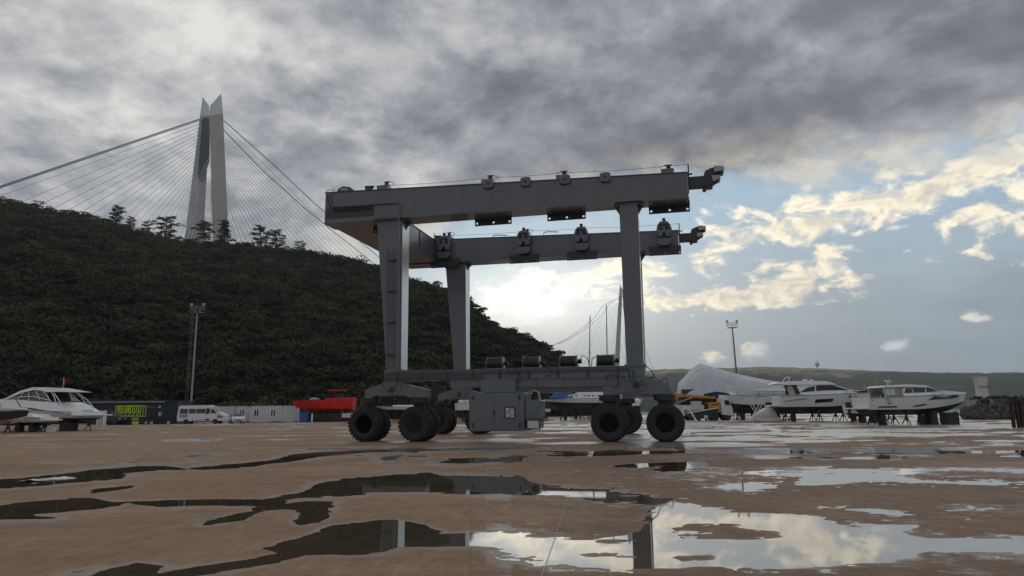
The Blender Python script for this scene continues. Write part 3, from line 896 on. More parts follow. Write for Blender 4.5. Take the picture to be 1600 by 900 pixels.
tower([((262, 600), (297, 600), 1.2), ((289, 370), (318, 370), 1.0), ((312.5, 181), (328, 181), .7), ((316.5, 151.5), (326.5, 165), .7)],
      [((341, 600), (368, 600), 1.2), ((333, 360), (356.5, 355), 1.0), ((327.5, 181), (348.5, 178), .7), ((328.2, 165), (345.8, 146), .7)],
      716, 690, 13, [(316, 184), (328, 184), (327.5, 251), (316, 283), (308.8, 277)], 1)
tower([((956, 640), (966, 640), 1.0), ((960, 570), (968, 570), 1.0), ((967, 463), (972, 463), .8), ((968.5, 445), (973, 452), .8)],
      [((985, 640), (995, 640), 1.0), ((981, 570), (988, 570), 1.0), ((972.5, 463), (977, 463), .8), ((973, 452), (976.5, 446), .8)],
      1790, 1760, 11, None, .4)
# deck
dk = MB()
for t0, t1 in ((-0.34, 0.2), (0.2, 0.6), (0.6, 1.0), (1.0, 1.25)):
    dk.loft([[bpt(t0, z, s) for s, z in ((-29, 66), (29, 66), (29, 70), (-29, 70))], [bpt(t1, z, s) for s, z in ((-29, 66), (29, 66), (29, 70), (-29, 70))]])
dk.build('bridge_deck', M['clad'], bridge)
TOPR, TOPL = at(347, 186, 694), at(318, 186, 718)
T2R, T2L = at(974, 463, 1762), at(968, 463, 1788)
def mcab(tab, side, p0, p1):
    zs = lambda t: float(np.interp(t, [a for a, b in tab], [b for a, b in tab]))
    pts = [p0]
    for k in range(1, 20):
        t = tab[0][0] + (tab[-1][0] - tab[0][0]) * k / 20
        pts.append(bpt(t, zs(t), side * (1 - 0.3 * math.sin(PI * t))))
    return pts + [p1]
tt = np.linspace(0, 1, 21)
zt = [290, 246, 206, 168, 138, 122, 121, 138, 174, 222, 288]
def cat(t):
    i = min(int(t * 10), 9); f = t * 10 - i
    p = [zt[max(i - 1, 0)], zt[i], zt[i + 1], zt[min(i + 2, 10)]]
    return .5 * (2 * p[1] + (p[2] - p[0]) * f + (2 * p[0] - 5 * p[1] + 4 * p[2] - p[3]) * f * f + (3 * p[1] - p[0] - 3 * p[2] + p[3]) * f ** 3)
tab = [(float(t), cat(float(t))) for t in tt]
MB().tube(mcab(tab, 9, TOPR, T2R), 0.50, 6).build('main_cable', M['main_cable'], bridge)
MB().tube(mcab([(a, b - 3.0) for a, b in tab], -9, at(334, 187, 712), T2L), 0.50, 6).build('main_cable', M['main_cable'], bridge)
def back(px0, py0, Y0, py_at0, dy):
    a = at(px0, py0, Y0); b = at(0, py_at0, 480)
    e = a + (b - a) * 1.75
    return [a, b, e]
MB().tube(back(326, 181, 700, 291.0, 0), 0.50, 6).build('main_cable', M['main_cable'], bridge)
MB().tube(back(320, 185, 716, 293.5, 0), 0.50, 6).build('main_cable', M['main_cable'], bridge)
MB().tube([T2R, bpt(1.3, 60, 9)], 0.5, 5).build('main_cable', M['main_cable'], bridge)
MB().tube([T2L, bpt(1.26, 60, -9)], 0.5, 5).build('main_cable', M['main_cable'], bridge)
def stay(a, b, r):
    MB().cyl(a, b, r, 5, caps=False).build('stay_cable', M['cable'], bridge)
for i in range(23):
    u = i / 22.0
    ya = 192 + 112 * u
    stay(at(346 + 1.2 * u, ya, 692), bpt(0.395 - 0.36 * u, 72, 8), 0.24)
    stay(at(317 - 7 * u, ya, 714), bpt(-0.275 + 0.245 * u ** 0.8, 74, -8), 0.22)
    if i > 8:
        stay(at(330, ya, 700), bpt(0.20 - 0.19 * u, 72, -8), 0.16)
        stay(at(331, ya, 695), bpt(-0.14 + 0.13 * u, 74, 8), 0.16)
for i in range(12):
    u = i / 11.0
    stay(at(969, 470 + 60 * u, 1780), bpt(0.67 + 0.3 * u, 72, -8), 0.3)
    stay(at(976, 470 + 60 * u, 1765), bpt(1.24 - 0.2 * u, 72, 8), 0.26)

# ------------------------------------------------------------------ the mobile boat hoist
HO = Vector((-7.25426, 35.60962, 0)); HYAW = math.radians(-13.069)
M['bare'] = make_mat('sky_sheen_plate', (0.62, 0.64, 0.66), 0.34, 0.75, var=0.06, scale=0.5)  # bright metal standing in for sky light on the leg faces
hoist = thing('boat_hoist', 'huge grey mobile boat hoist on twin tyres standing in the middle of the wet yard', 'gantry crane', HO, HYAW)
TOPZ = lambda u: 12.78 - 0.026 * u
GB = 11.2                                     # underside of the girders
U0, U1 = -2.6, 15.95
def part(mb, name, mat='crane', parent=None, **k):
    return mb.build(name, M[mat] if isinstance(mat, str) else mat, parent or hoist, **k)

def girder(v0, U1=U1):
    va, vb = v0 - 0.1, v0 + 1.15
    mb = MB()
    mb.loft([[(U0, va, GB), (U0, vb, GB), (U0, vb, TOPZ(U0)), (U0, va, TOPZ(U0))],
             [(U1, va, GB), (U1, vb, GB), (U1, vb, TOPZ(U1)), (U1, va, TOPZ(U1))]])
    g = part(mb, 'girder', bevel=0.015)
    E_ = U1 - 15.95
    fl = MB()
    for dz, f in ((0.0, TOPZ), (GB - 0.032, None)):
        z0 = (lambda u: f(u) + 0.002) if f else (lambda u: GB - 0.032)
        fl.loft([[(U0 - .03, va - .05, z0(U0)), (U0 - .03, vb + .05, z0(U0)), (U0 - .03, vb + .05, z0(U0) + .03), (U0 - .03, va - .05, z0(U0) + .03)],
                 [(U1 + .03, va - .05, z0(U1)), (U1 + .03, vb + .05, z0(U1)), (U1 + .03, vb + .05, z0(U1) + .03), (U1 + .03, va - .05, z0(U1) + .03)]])
    part(fl, 'flange', parent=g)
    # butt welds and stiffeners show as thin raised lines on the web
    w = MB()
    for u in (2.3, 5.0, 8.9, 11.6, 14.0):
        w.bx(u - .012, u + .012, va - .008, va - .001, GB + .02, TOPZ(u) - .02)
        w.bx(u - .012, u + .012, vb + .001, vb + .008, GB + .02, TOPZ(u) - .02)
    part(w, 'weld_seam', parent=g)
    st = MB().bx(U1 + .03, U1 + .86, v0 + .25, v0 + .8, 11.78, 12.26)
    st.bx(U1 + .03, U1 + .07, v0 + .1, v0 + .95, 11.6, 12.33)
    part(st, 'end_stub', 'crane_dark', bevel=0.01)
    e = MB()
    e.prism([(16.62 + E_, 12.05), (16.78 + E_, 12.52), (17.1 + E_, 12.66), (17.55 + E_, 12.6), (17.57 + E_, 12.36), (17.35 + E_, 12.27), (17.38 + E_, 12.02), (17.12 + E_, 11.86), (17.0 + E_, 11.7), (16.72 + E_, 11.68)], v0 + .3, v0 + .75)
    fl_ = part(e, 'floodlight_bracket', 'crane_dark', bevel=0.02)
    q = MB().prism([(17.18 + E_, 12.68), (17.62 + E_, 12.62), (17.64 + E_, 12.40), (17.2 + E_, 12.36)], v0 + .1, v0 + .95)
    part(q, 'floodlight', 'steel', parent=fl_, bevel=0.02)
    q = MB().prism([(17.05 + E_, 12.22), (17.44 + E_, 12.24), (17.46 + E_, 12.05), (17.1 + E_, 11.93)], v0 + .18, v0 + .85)
    part(q, 'floodlight', 'steel', parent=fl_, bevel=0.02)
    k = MB().cyl((16.72 + E_, v0 + .28, 11.7), (16.72 + E_, v0 + .78, 11.7), .1, 10).cyl((17.02 + E_, v0 + .3, 11.78), (17.02 + E_, v0 + .74, 11.78), .09, 10)
    part(k, 'pivot_pin', 'black', parent=fl_, smooth=40)
    # guide rope carried on posts along the top
    p = MB().bx(16.0 + E_, 16.06 + E_, v0 + .5, v0 + .56, TOPZ(16) - .1, 13.0).bx(15.88 + E_, 16.2 + E_, v0 + .44, v0 + .6, 12.46, 12.50)
    p.bx(15.3, 15.38, v0 + .5, v0 + .58, TOPZ(15.3) + .03, TOPZ(15.3) + .12)
    part(p, 'rope_post', 'crane_dark')
    r = MB()
    ends = [(-0.48, 13.2), (0.55, 13.2), (6.25, 13.15), (10.05, 13.08), (15.15 + E_, 12.98), (16.03 + E_, 12.98)]
    for (a, za), (b, zb) in zip(ends[:-1], ends[1:]):
        r.tube([(a + (b - a) * s, v0 + .53, za + (zb - za) * s - .06 * (b - a) / 5 * math.sin(PI * s)) for s in (0, .25, .5, .75, 1)], .011, 4)
    part(r, 'guide_rope', 'black')
    h = MB().prism([(-.55, TOPZ(0) + .02), (-.62, 13.24), (-.15, 13.22), (-.32, 12.98), (-.38, TOPZ(0) + .02)], v0 + .42, v0 + .62)
    h.bx(-.95, -.85, v0 + .4, v0 + .5, TOPZ(0), TOPZ(0) + .18)
    part(h, 'rope_anchor', 'crane_dark')
    return g
girder(0.0)
girder(11.15, 15.5)
# left end of the near girder: handrail, floodlight box and pipework
hr = MB()
for u in (-2.55, -2.15):
    hr.cyl((u, -.05, TOPZ(u)), (u, -.05, TOPZ(u) + .17), .018, 5)
hr.cyl((-2.58, -.05, TOPZ(-2.5) + .16), (-2.1, -.05, TOPZ(-2.5) + .16), .018, 5)
part(hr, 'handrail', 'crane_dark')
b = MB().prism([(-2.15, TOPZ(-2) + .02), (-1.98, 13.1), (-1.75, 13.22), (-1.3, 13.14), (-1.08, TOPZ(-1.2) + .02)], .1, .75)
fb = part(b, 'cable_reel_box', 'crane_dark', bevel=0.03)
part(MB().prism([(-1.9, 13.0), (-1.74, 13.1), (-1.38, 13.04), (-1.42, 12.95), (-1.72, 12.98)], .07, .099), 'lens', 'lamp_glass', parent=fb)
for k in range(4):
    z = 12.02 - .09 * k
    uu = 1.58 - .07 * k if k == 0 else 0.05
    pts = [(-2.2 + .04 * k, -.16, z), (uu, -.16, z)]
    if k == 0: pts = [(-2.25, -.16, 12.7), (-2.25, -.16, 12.12), (-2.1, -.16, 12.02), (1.5, -.16, 11.99), (1.6, -.16, 11.9), (1.6, -.16, 11.0), (1.62, -.1, 8.0), (1.64, -.09, 3.45)]
    part(MB().tube(pts, .038 if k == 0 else .03, 6), 'conduit', 'crane' if k == 0 else 'crane_dark', smooth=50)
part(MB().tube([(-2.4, -.17, 12.72), (-2.42, -.2, 12.45), (-2.36, -.17, 12.2), (-2.25, -.17, 12.02)], .022, 5), 'hose', 'black', smooth=50)
part(MB().bx(-2.5, .25, -.13, -.104, 11.42, 11.98), 'junction_panel', 'crane_dark')
part(MB().bx(.22, 1.72, -.14, -.104, 11.24, 11.86), 'gusset_plate', 'crane', bevel=.01)

# cross beam tying the girders at the closed end
cb = MB().bx(-2.55, -.35, 1.16, 11.04, GB + .06, 12.70)
cbm = part(cb, 'cross_beam', bevel=.015)
part(MB().bx(-2.6, -.3, 1.2, 11.0, GB + .03, GB + .058).bx(-2.6, -.3, 1.2, 11.0, 12.702, 12.73), 'flange', parent=cbm)
w = MB()
for v in (3.2, 5.6, 8.0, 10.2): w.bx(-.349, -.30, v - .012, v + .012, GB + .1, 12.66)
part(w, 'stiffener', parent=cbm)
part(MB().prism([(-.34, 11.3), (.25, 11.3), (-.34, 11.9)], 1.16, 1.22), 'gusset_plate', 'crane')

# legs, tapered towards the bottom at the closed end
def leg(uL0, uR0, uL1, uR1, v0, d0=0.92, d1=1.02):
    z0, z1 = 3.42, GB - .034
    def rg(a, b, z, d): return [(a, v0, z), (b, v0, z), (b, v0 + d, z), (a, v0 + d, z)]
    l = part(MB().loft([rg(uL0, uR0, z0, d0), rg(uL1, uR1, z1, d1)]), 'leg', bevel=.012)
    c = MB().bx(uL1 - .12, uR1 + .12, v0 - .03, v0 + d1 + .03, z1 - .09, z1 - .002)
    part(c, 'flange', parent=l)
    c = MB().bx(uL0 - .1, uR0 + .1, v0 - .04, v0 + d0 + .04, z0 - .02, z0 + .06)
    part(c, 'flange', parent=l)
    g = MB()
    for s, e, k in ((uL1, -1, 0), (uR1, 1, 0)):
        g.prism([(s, z1 - .09), (s + e * .3, z1 - .002), (s, z1 - .5)], v0 + d1 / 2 - .02, v0 + d1 / 2 + .02)
    part(g, 'gusset_plate', parent=l)
    return l
for v, du in ((0.06, 0.0), (11.2, -0.42)):
    l = leg(0.98, 1.74, 0.30, 1.68, v)
    # metal plate added so the inner face carries the sky's bright sheen
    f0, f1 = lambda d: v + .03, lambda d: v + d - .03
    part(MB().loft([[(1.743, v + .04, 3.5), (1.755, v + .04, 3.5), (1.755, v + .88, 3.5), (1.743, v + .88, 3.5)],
                    [(1.683, v + .04, 11.02), (1.695, v + .04, 11.02), (1.695, v + .98, 11.02), (1.683, v + .98, 11.02)]]), 'leg_sheen_plate', 'bare', parent=l, label='bright metal sheet added for the sky sheen on the inner face of the leg')  # 'bare' is the sky sheen metal, for this added sheet
    leg(12.80 + du, 13.58 + du, 12.72 + du, 13.60 + du, v, 0.9, 0.9)
# ladder up the near left leg
ld = MB()
for s in (0, .34):
    ld.tube([(1.12 + s * .9, -.08, 3.5), (0.98 + s, -.1, 9.6)], .018, 5)
for k in range(19):
    z = 3.7 + k * .31
    f = (z - 3.5) / 6.1
    ld.cyl((1.12 - .14 * f, -.08 - .02 * f, z), (1.12 - .14 * f + .32, -.08 - .02 * f, z), .012, 4)
for z in (4.2, 5.8, 7.4, 9.0):
    ld.bx(1.0, 1.4, -.1, .058, z, z + .05)
part(ld, 'ladder', 'crane_dark')

# sill beams along the bottom of each side
def sill(v0, near):
    s = part(MB().bx(.93, 13.62, v0, v0 + .9, 2.92, 3.40), 'sill_beam', bevel=.012)
    part(MB().bx(.88, 13.68, v0 - .06, v0 + .96, 3.378, 3.40 + .018), 'flange', parent=s)
    part(MB().bx(4.3, 12.6, v0 + .03, v0 + .87, 2.55, 2.918), 'lower_chord', parent=s, bevel=.01)
    part(MB().bx(4.35, 12.55, v0 - .03, v0 + .93, 2.889, 2.921), 'flange', parent=s)
    if not near: return s
    for k in range(5):
        z = 3.30 - .075 * k
        part(MB().tube([(.92, v0 - .07 - .012 * (k % 2), z), (5.4 + .1 * k, v0 - .07 - .012 * (k % 2), z), (12.9 if k < 2 else 6.0, v0 - .07, z)], .027, 6), 'pipe', 'crane', parent=s, smooth=50)
    cl = MB()
    for u in (1.6, 2.9, 4.2, 5.5, 6.8, 8.2, 9.6, 11, 12.4): cl.bx(u - .03, u + .03, v0 - .12, v0 - .003, 2.95, 3.345)
    part(cl, 'pipe_clamp', 'crane_dark', parent=s)
    st = MB()
    for u in (8.6, 9.9, 11.2, 12.4): st.bx(u - .012, u + .012, v0 - .028, v0 + .028, 2.57, 2.886)
    part(st, 'stiffener', parent=s)
    part(MB().bx(5.9, 7.6, v0 - .2, v0 + 1.0, 2.28, 2.885), 'cabinet_mount', 'crane', parent=s, bevel=.015)
    return s
sill(0.05, True)
sill(11.2, False)
for k, pts in enumerate(([(7.6, -.1, 3.38), (7.75, -.2, 3.3), (7.72, -.16, 2.95), (7.8, -.12, 2.7)], [(7.2, -.1, 3.36), (7.35, -.22, 3.1), (7.6, -.2, 3.25), (7.9, -.2, 3.0)],
             [(9.2, -.02, 3.4), (9.35, -.2, 3.2), (9.2, -.18, 3.0), (9.0, -.1, 3.05)],
             [(11.85, -.1, 2.7), (11.9, -.25, 2.98), (12.25, -.28, 3.02), (12.45, -.26, 2.8), (12.4, -.2, 2.5), (12.15, -.1, 2.42)],
             [(12.9, -.08, 3.2), (12.95, -.2, 2.7), (13.3, -.25, 2.45), (13.6, -.12, 2.6)], [(13.1, -.08, 3.2), (13.12, -.18, 2.75), (13.35, -.2, 2.6), (13.5, -.1, 2.75)],
             [(13.64, .3, 3.42), (13.9, .2, 3.2), (14.05, .2, 2.85), (14.3, .2, 2.68), (14.55, .2, 2.86), (14.62, .25, 2.72), (14.6, .3, 2.52)],
             [(10.45, .4, 3.46), (10.75, .35, 4.0), (11.0, .35, 3.8), (11.05, .4, 3.46)], [(11.15, .4, 3.46), (11.2, .35, 3.8), (11.5, .35, 3.95), (11.6, .4, 3.7)],
             [(0.95, -.08, 3.1), (0.9, -.2, 2.75), (1.15, -.22, 2.4), (1.5, -.16, 2.6), (1.75, -.1, 2.95)])):
    part(MB().tube(pts, .022, 6), 'hose', 'black', smooth=60)

# winches on the near sill
for u in (6.48, 8.27, 10.06, 11.82):
    dr = part(MB().cyl((u - .36, .5, 3.70), (u + .36, .5, 3.70), .27, 20), 'winch_drum', 'crane_dark', smooth=40)
    part(MB().cyl((u - .41, .5, 3.70), (u - .36, .5, 3.70), .31, 20).cyl((u + .36, .5, 3.70), (u + .41, .5, 3.70), .31, 20), 'drum_flange', 'crane', parent=dr, smooth=40)
    gr = MB()
    for k in range(11): gr.cyl((u - .34 + .064 * k, .5, 3.70), (u - .30 + .064 * k, .5, 3.70), .283, 16)
    part(gr, 'rope_groove', 'black', parent=dr, smooth=40)
    part(MB().bx(u - .42, u + .42, .15, .85, 3.42, 3.46).prism([(.25, 3.46), (.75, 3.46), (.5, 3.72)], u + .415, u + .445, 'yz').prism([(.25, 3.46), (.75, 3.46), (.5, 3.72)], u - .445, u - .415, 'yz'), 'drum_cradle', 'crane', parent=dr)
    part(MB().cyl((u + .45, .5, 3.7), (u + .62, .5, 3.7), .11, 12), 'hydraulic_motor', 'black', parent=dr, smooth=40)

# engine cabinet slung under the near sill
C0, C1 = -.42, 1.45
cab = part(MB().bx(5.42, 8.08, C0, C1, .50, 2.26), 'engine_cabinet', bevel=.02)
for a, b in ((5.46, 6.63), (6.66, 7.83)):
    d = part(MB().bx(a, b, C0 - .022, C0 - .001, .56, 2.2), 'door', parent=cab, bevel=.006)
hg = MB()
for u, z in ((5.62, 1.95), (5.62, .68), (7.86, 1.95), (7.86, .68)):
    part(MB().bx(u - .035, u + .035, C0 - .06, C0 - .024, z, z + .2), 'hinge', 'black', parent=cab)
part(MB().bx(6.60, 6.645, C0 - .07, C0 - .024, 1.22, 1.44), 'door_handle', 'black', parent=cab)
wf = MB()
for a, b, c, d in ((7.14, 7.66, 1.56, 1.6), (7.14, 7.66, 1.08, 1.12), (7.14, 7.19, 1.12, 1.56), (7.61, 7.66, 1.12, 1.56)): wf.bx(a, b, C0 - .045, C0 - .024, c, d)
part(wf, 'window_frame', 'black', parent=cab)
def mirror_mat():
    m = make_mat('sky_facing_glass', (0.30, 0.31, 0.31), 0.12, 0.9, var=0.5, scale=6, bump=0.5, bscale=5)
    return m
part(MB().add([(7.19, C0 - .026, 1.12), (7.61, C0 - .026, 1.12), (7.61, C0 - .03, 1.56), (7.19, C0 - .03, 1.56)], [(0, 1, 2, 3)]), 'window_pane', mirror_mat(), parent=cab)
part(MB().bx(8.1, 8.76, C0 + .05, C1 - .2, .98, 1.92).bx(8.1, 8.70, C0 + .1, C1 - .3, .62, .978), 'side_tank', 'crane', parent=cab, bevel=.03)
gf = MB()
for a, b, c, d in ((8.16, 8.84, .56, .6), (8.16, 8.84, 1.0, 1.04), (8.16, 8.2, .6, 1.0), (8.80, 8.84, .6, 1.0)): gf.bx(a, b, C0 - .1, C0 - .02, c, d)
gfm = part(gf, 'lamp_frame', 'black', parent=cab)
part(MB().bx(8.2, 8.80, C0 - .06, C0 + .02, .605, .995), 'work_lamp', 'panel', parent=cab, bevel=.05)
part(MB().tube([(8.25, -.1, 1.92), (8.28, -.12, 2.25), (8.5, -.12, 2.36), (8.72, -.12, 2.26), (8.76, -.1, 1.9)], .05, 8), 'exhaust_pipe', 'steel', parent=cab, smooth=60)
part(MB().bx(8.3, 8.6, .1, .5, 1.93, 2.2).cyl((8.45, .5, 1.93), (8.45, .5, 2.3), .12, 10), 'air_filter', 'black', parent=cab)
for z in (.8, .95): 
    part(MB().tube([(8.77, C0 + .1, z), (8.9, C0 + .1, z), (8.9, C0 + .1, z - .2), (8.77, C0 + .1, z - .2)], .012, 5), 'guard_bar', 'crane_dark', parent=cab)

# bogies and twin tyres
def bogie(poly, cu, v0, wu):
    b = part(MB().prism(poly, v0 + .10, v0 + .86), 'bogie', bevel=.012)
    o = MB()
    for i in range(len(poly) - 1):
        pass
    part(MB().prism([(cu - .52, 2.92), (cu - .3, 2.30), (cu + .1, 2.22), (cu + .4, 2.35), (cu + .62, 2.92)], v0 + .06, v0 + .90), 'pivot_bracket', parent=b, bevel=.01)
    part(MB().cyl((cu, v0 + .02, 2.5), (cu, v0 + .94, 2.5), .16, 14), 'pivot_pin', 'crane_dark', parent=b, smooth=40)
    for u in wu:
        part(MB().cyl((u, v0 + .48, 1.84), (u, v0 + .48, 2.098), .50, 24).cyl((u, v0 + .48, 1.78), (u, v0 + .48, 1.84), .36, 20), 'slew_ring', 'black', parent=b, smooth=40)
        part(MB().prism([(u - .3, 1.8), (u - .16, .84), (u - .12, .72), (u + .12, .72), (u + .16, .84), (u + .3, 1.8)], v0 + .38, v0 + .58).cyl((u, v0 + .05, .84), (u, v0 + .91, .84), .13, 12), 'wheel_fork', 'crane_dark', parent=b)
    return b
BL = [(-.15, 2.1), (-.15, 2.52), (.75, 2.80), (1.9, 2.78), (3.05, 2.5), (3.05, 2.1), (2.2, 2.1), (1.9, 2.22), (.5, 2.22), (.2, 2.1)]
BR = [(11.68, 2.1), (11.68, 2.52), (12.5, 2.83), (13.8, 2.85), (14.72, 2.5), (14.72, 2.1), (14.0, 2.1), (13.7, 2.18), (12.6, 2.18), (12.2, 2.1)]
WU = (0.0, 2.62, 11.95, 14.44)
for v in (0.0, 11.1):
    bogie(BL, 1.3, v, WU[:2]); bogie(BR, 13.2, v, WU[2:])
RT, WT = 0.835, 0.31
wheel = thing('wheel', 'w', 'w', (0, 0, RT)); del wheel['label']; del wheel['category']
wheel.parent = hoist
tm = MB().lathe([(.44, -.24), (.50, -.29), (.62, -WT), (.74, -.295), (.785, -.25), (.795, -.12), (.797, 0), (.795, .12), (.785, .25), (.74, .295), (.62, WT), (.50, .29), (.44, .24)], (0, 0, 0), 'y', 40)
for k in range(26):
    for s in (-1, 1):
        a = 2 * PI * (k + (0.5 if s > 0 else 0)) / 26
        ca, sa = math.cos(a), math.sin(a)
        def lugpt(w, r, da): 
            c2, s2 = math.cos(a + da), math.sin(a + da)
            return (r * c2, w, r * s2)
        d, sk = .062, .05
        for (w0, r0), (w1, r1), (x0, x1) in (((s * .01, .792), (s * .25, .78), (0, sk)), ((s * .25, .78), (s * .318, .68), (sk, sk))):
            h0, h1 = .06, .045 if r1 < .7 else .06
            tm.loft([[lugpt(w0, r0 - .02, x0 - d), lugpt(w0, r0 - .02, x0 + d), lugpt(w0, r0 + h0, x0 + d * .8), lugpt(w0, r0 + h0, x0 - d * .8)],
                     [lugpt(w1, r1 - .02, x1 - d), lugpt(w1, r1 - .02, x1 + d), lugpt(w1, r1 + h1, x1 + d * .8), lugpt(w1, r1 + h1, x1 - d * .8)]])
tm.build('tyre', M['rubber'], wheel, smooth=35)
MB().lathe([(.455, -.235), (.455, -.20), (.40, -.16), (.40, .0), (.40, .16), (.455, .20), (.455, .235), (.43, .24), (.375, .16), (.36, .03), (.10, .02), (.10, -.02), (.36, -.03), (.375, -.16), (.43, -.24)], (0, 0, 0), 'y', 32).build('rim', M['rim'], wheel, smooth=35)
hb = MB().cyl((0, -.13, 0), (0, .13, 0), .14, 14)
for k in range(10):
    a = 2 * PI * k / 10
    hb.cyl((.24 * math.cos(a), -.06, .24 * math.sin(a)), (.24 * math.cos(a), .06, .24 * math.sin(a)), .018, 6)
hb.build('hub', M['rim'], wheel, smooth=40)
first = True
for v in (-.02, .98, 11.08, 12.08):
    for u in WU:
        w_ = wheel if first else copy_tree(wheel, hoist)
        first = False
        w_.location = (u, v, RT); w_.rotation_euler = (0, rng.uniform(0, 6), 0)

# hoisting gear hung on each girder
def plate_holes(mb, u0, u1, z0, z1, v0, v1, holes, r):
    """a plate with round holes along its lower edge"""
    zc = z0 + r * 2.2
    cuts = [u0]
    for h in holes: cuts += [h - r * 1.8, h + r * 1.8]
    cuts.append(u1)
    mb.bx(u0, u1, v0, v1, zc + r * 1.8, z1)
    for k in range(0, len(cuts), 2):
        if cuts[k + 1] - cuts[k] > .01: mb.bx(cuts[k], cuts[k + 1], v0, v1, z0, zc + r * 1.8)
    for h in holes:
        sq = [(h + a * r * 1.8, (zc + b * r * 1.8) if b > -1 else z0) for a, b in ((1, 0), (1, 1), (0, 1), (-1, 1), (-1, 0), (-1, -1), (0, -1), (1, -1))]
        ci = [(h + r * math.cos(i * PI / 4), zc + r * math.sin(i * PI / 4)) for i in range(8)]
        for i in range(8):
            j = (i + 1) % 8
            mb.prism([sq[i], sq[j], ci[j], ci[i]], v0, v1)
for side, (vf, vb_, inner) in enumerate(((-.1, 1.15, 1), (11.05, 12.3, -1))):
    for k, u in enumerate((.55, 6.2, 10.0, 15.05) if inner > 0 else (.35, 5.75, 9.5, 14.65)):
        va = vb_ + .06 if inner > 0 else vf - .12
        pm = MB()
        plate_holes(pm, u - .98, u + .98, 10.84, 11.42, va, va + .06, (u - .86, u + .02, u + .86), .062)
        t_ = part(MB().bx(u - .30, u + .30, vf + .12, vb_ - .3, TOPZ(u) + .034, TOPZ(u) + .30), 'hoist_trolley', 'crane', bevel=.01)
        part(pm, 'spreader_plate', 'crane_dark', parent=t_)
        a0, a1 = (va + .07, va + .38) if inner > 0 else (va - .32, va - .01)
        part(MB().prism([(u - .46, 12.42), (u - .38, 12.72), (u - .22, 12.92), (u + .22, 12.92), (u + .38, 12.72), (u + .48, 12.42), (u + .36, 11.98), (u + .14, 11.94), (u, 12.28), (u - .14, 11.94), (u - .34, 11.98)], a0, a1), 'sheave_block', 'crane', parent=t_, bevel=.012)
        part(MB().prism([(u - .42, 11.86), (u + .44, 11.86), (u + .42, 11.55), (u + .2, 11.40), (u - .2, 11.40), (u - .42, 11.55)], a0 + .04, a1 - .02), 'lower_block', 'crane', parent=t_, bevel=.012)
        sh = MB()
        for q in (-.2, .2): sh.cyl((u + q, a0 - .02, 12.5), (u + q, a1 + .02, 12.5), .13, 14)
        sh.bx(u - .28, u + .28, a0 - .012, a1 + .012, 12.62, 12.78)
        part(sh, 'sheave', 'black', parent=t_, smooth=40)
        mz = TOPZ(u) + .30
        part(MB().cyl((u + .05, vf + .6, mz), (u + .05, vf + .6, mz + .30), .10, 10).bx(u - .04, u + .17, vf + .5, vf + .7, mz + .09, mz + .17).bx(u - .12, u + .22, vf + .57, vf + .63, mz + .30, mz + .34), 'trolley_motor', 'black', parent=t_, smooth=40)
        if inner < 0:
            part(MB().cyl((u + .02, a0 + .1, 12.92), (u + .02, a0 + .1, 13.12), .1, 10), 'block_cap', 'black', parent=t_, smooth=40)
        e = 1 if k < 2 else -1
        part(MB().tube([(u + .06 + e * .42 * math.sin(s) * (1 if s < 2.6 else .9), vf + .55, mz + .06 + .12 * (1 - math.cos(s))) for s in np.linspace(0.2, 3.0, 10)], .014, 5), 'hose', 'black', parent=t_, smooth=60)
# bosses on the web of the near girder
for u in (6.32, 8.22, 10.18, 12.12):
    z = TOPZ(u) - .03
    a = [(.27 * math.copysign(abs(math.cos(t)) ** .55, math.cos(t)), .25 * math.copysign(abs(math.sin(t)) ** .55, math.sin(t))) for t in np.linspace(0, 2 * PI, 17)[:-1]]
    bs = part(MB().loft([[(u + x, -.102, z + y) for x, y in a], [(u + x, -.2, z + y) for x, y in a], [(u + x * .86, -.24, z + y * .86) for x, y in a]]), 'bearing_boss', 'crane', smooth=40)
    part(MB().cyl((u, -.243, z), (u, -.26, z), .07, 10), 'cap', 'crane_dark', parent=bs)
part(MB().loft([[(6.87 + (.37 + r) * math.cos(t), -.104 - d, 11.85 + (.37 + r) * math.sin(t)) for t in np.linspace(0, 2 * PI, 33)[:-1]] for r, d in ((0, 0), (.004, .012), (.024, .012), (.028, 0))], caps=False), 'weld_ring', 'crane')
# far rope posts and pipe loops on the far girder
for u in (-.55, -.8):
    part(MB().cyl((u, 11.3, 12.75), (u, 11.3, 13.35 if u > -.7 else 13.05), .03, 6).bx(u - .12, u + .12, 11.24, 11.36, 12.92, 12.97), 'rope_post', 'crane_dark')
for u in (-.1, 3.6, 7.0):
    part(MB().tube([(u, 11.2, 12.7), (u + .02, 11.2, 12.86), (u + .3, 11.2, 12.88), (u + .95, 11.2, 12.82)], .03, 5), 'conduit', 'crane_dark', smooth=60)

# ------------------------------------------------------------------ boats ashore
def taper(w0, k, z0): return lambda z: max(w0 - k * (z - z0), 0.05)
def house(mb, poly, wf):
    return mb.loft([[(x, -wf(z), z) for x, z in poly], [(x, wf(z), z) for x, z in poly]])
def pane(poly, wf, side, off=.012, th=.02):
    s = side
    return MB().loft([[(x, s * (wf(z) - th), z) for x, z in poly], [(x, s * (wf(z) + off), z) for x, z in poly]])
def inset(poly, k=.06):
    cx = sum(p[0] for p in poly) / len(poly); cz = sum(p[1] for p in poly) / len(poly)
    out = []
    for x, z in poly:
        d = math.hypot(x - cx, z - cz)
        out.append((cx + (x - cx) * (1 + k / d), cz + (z - cz) * (1 + k / d)))
    return out

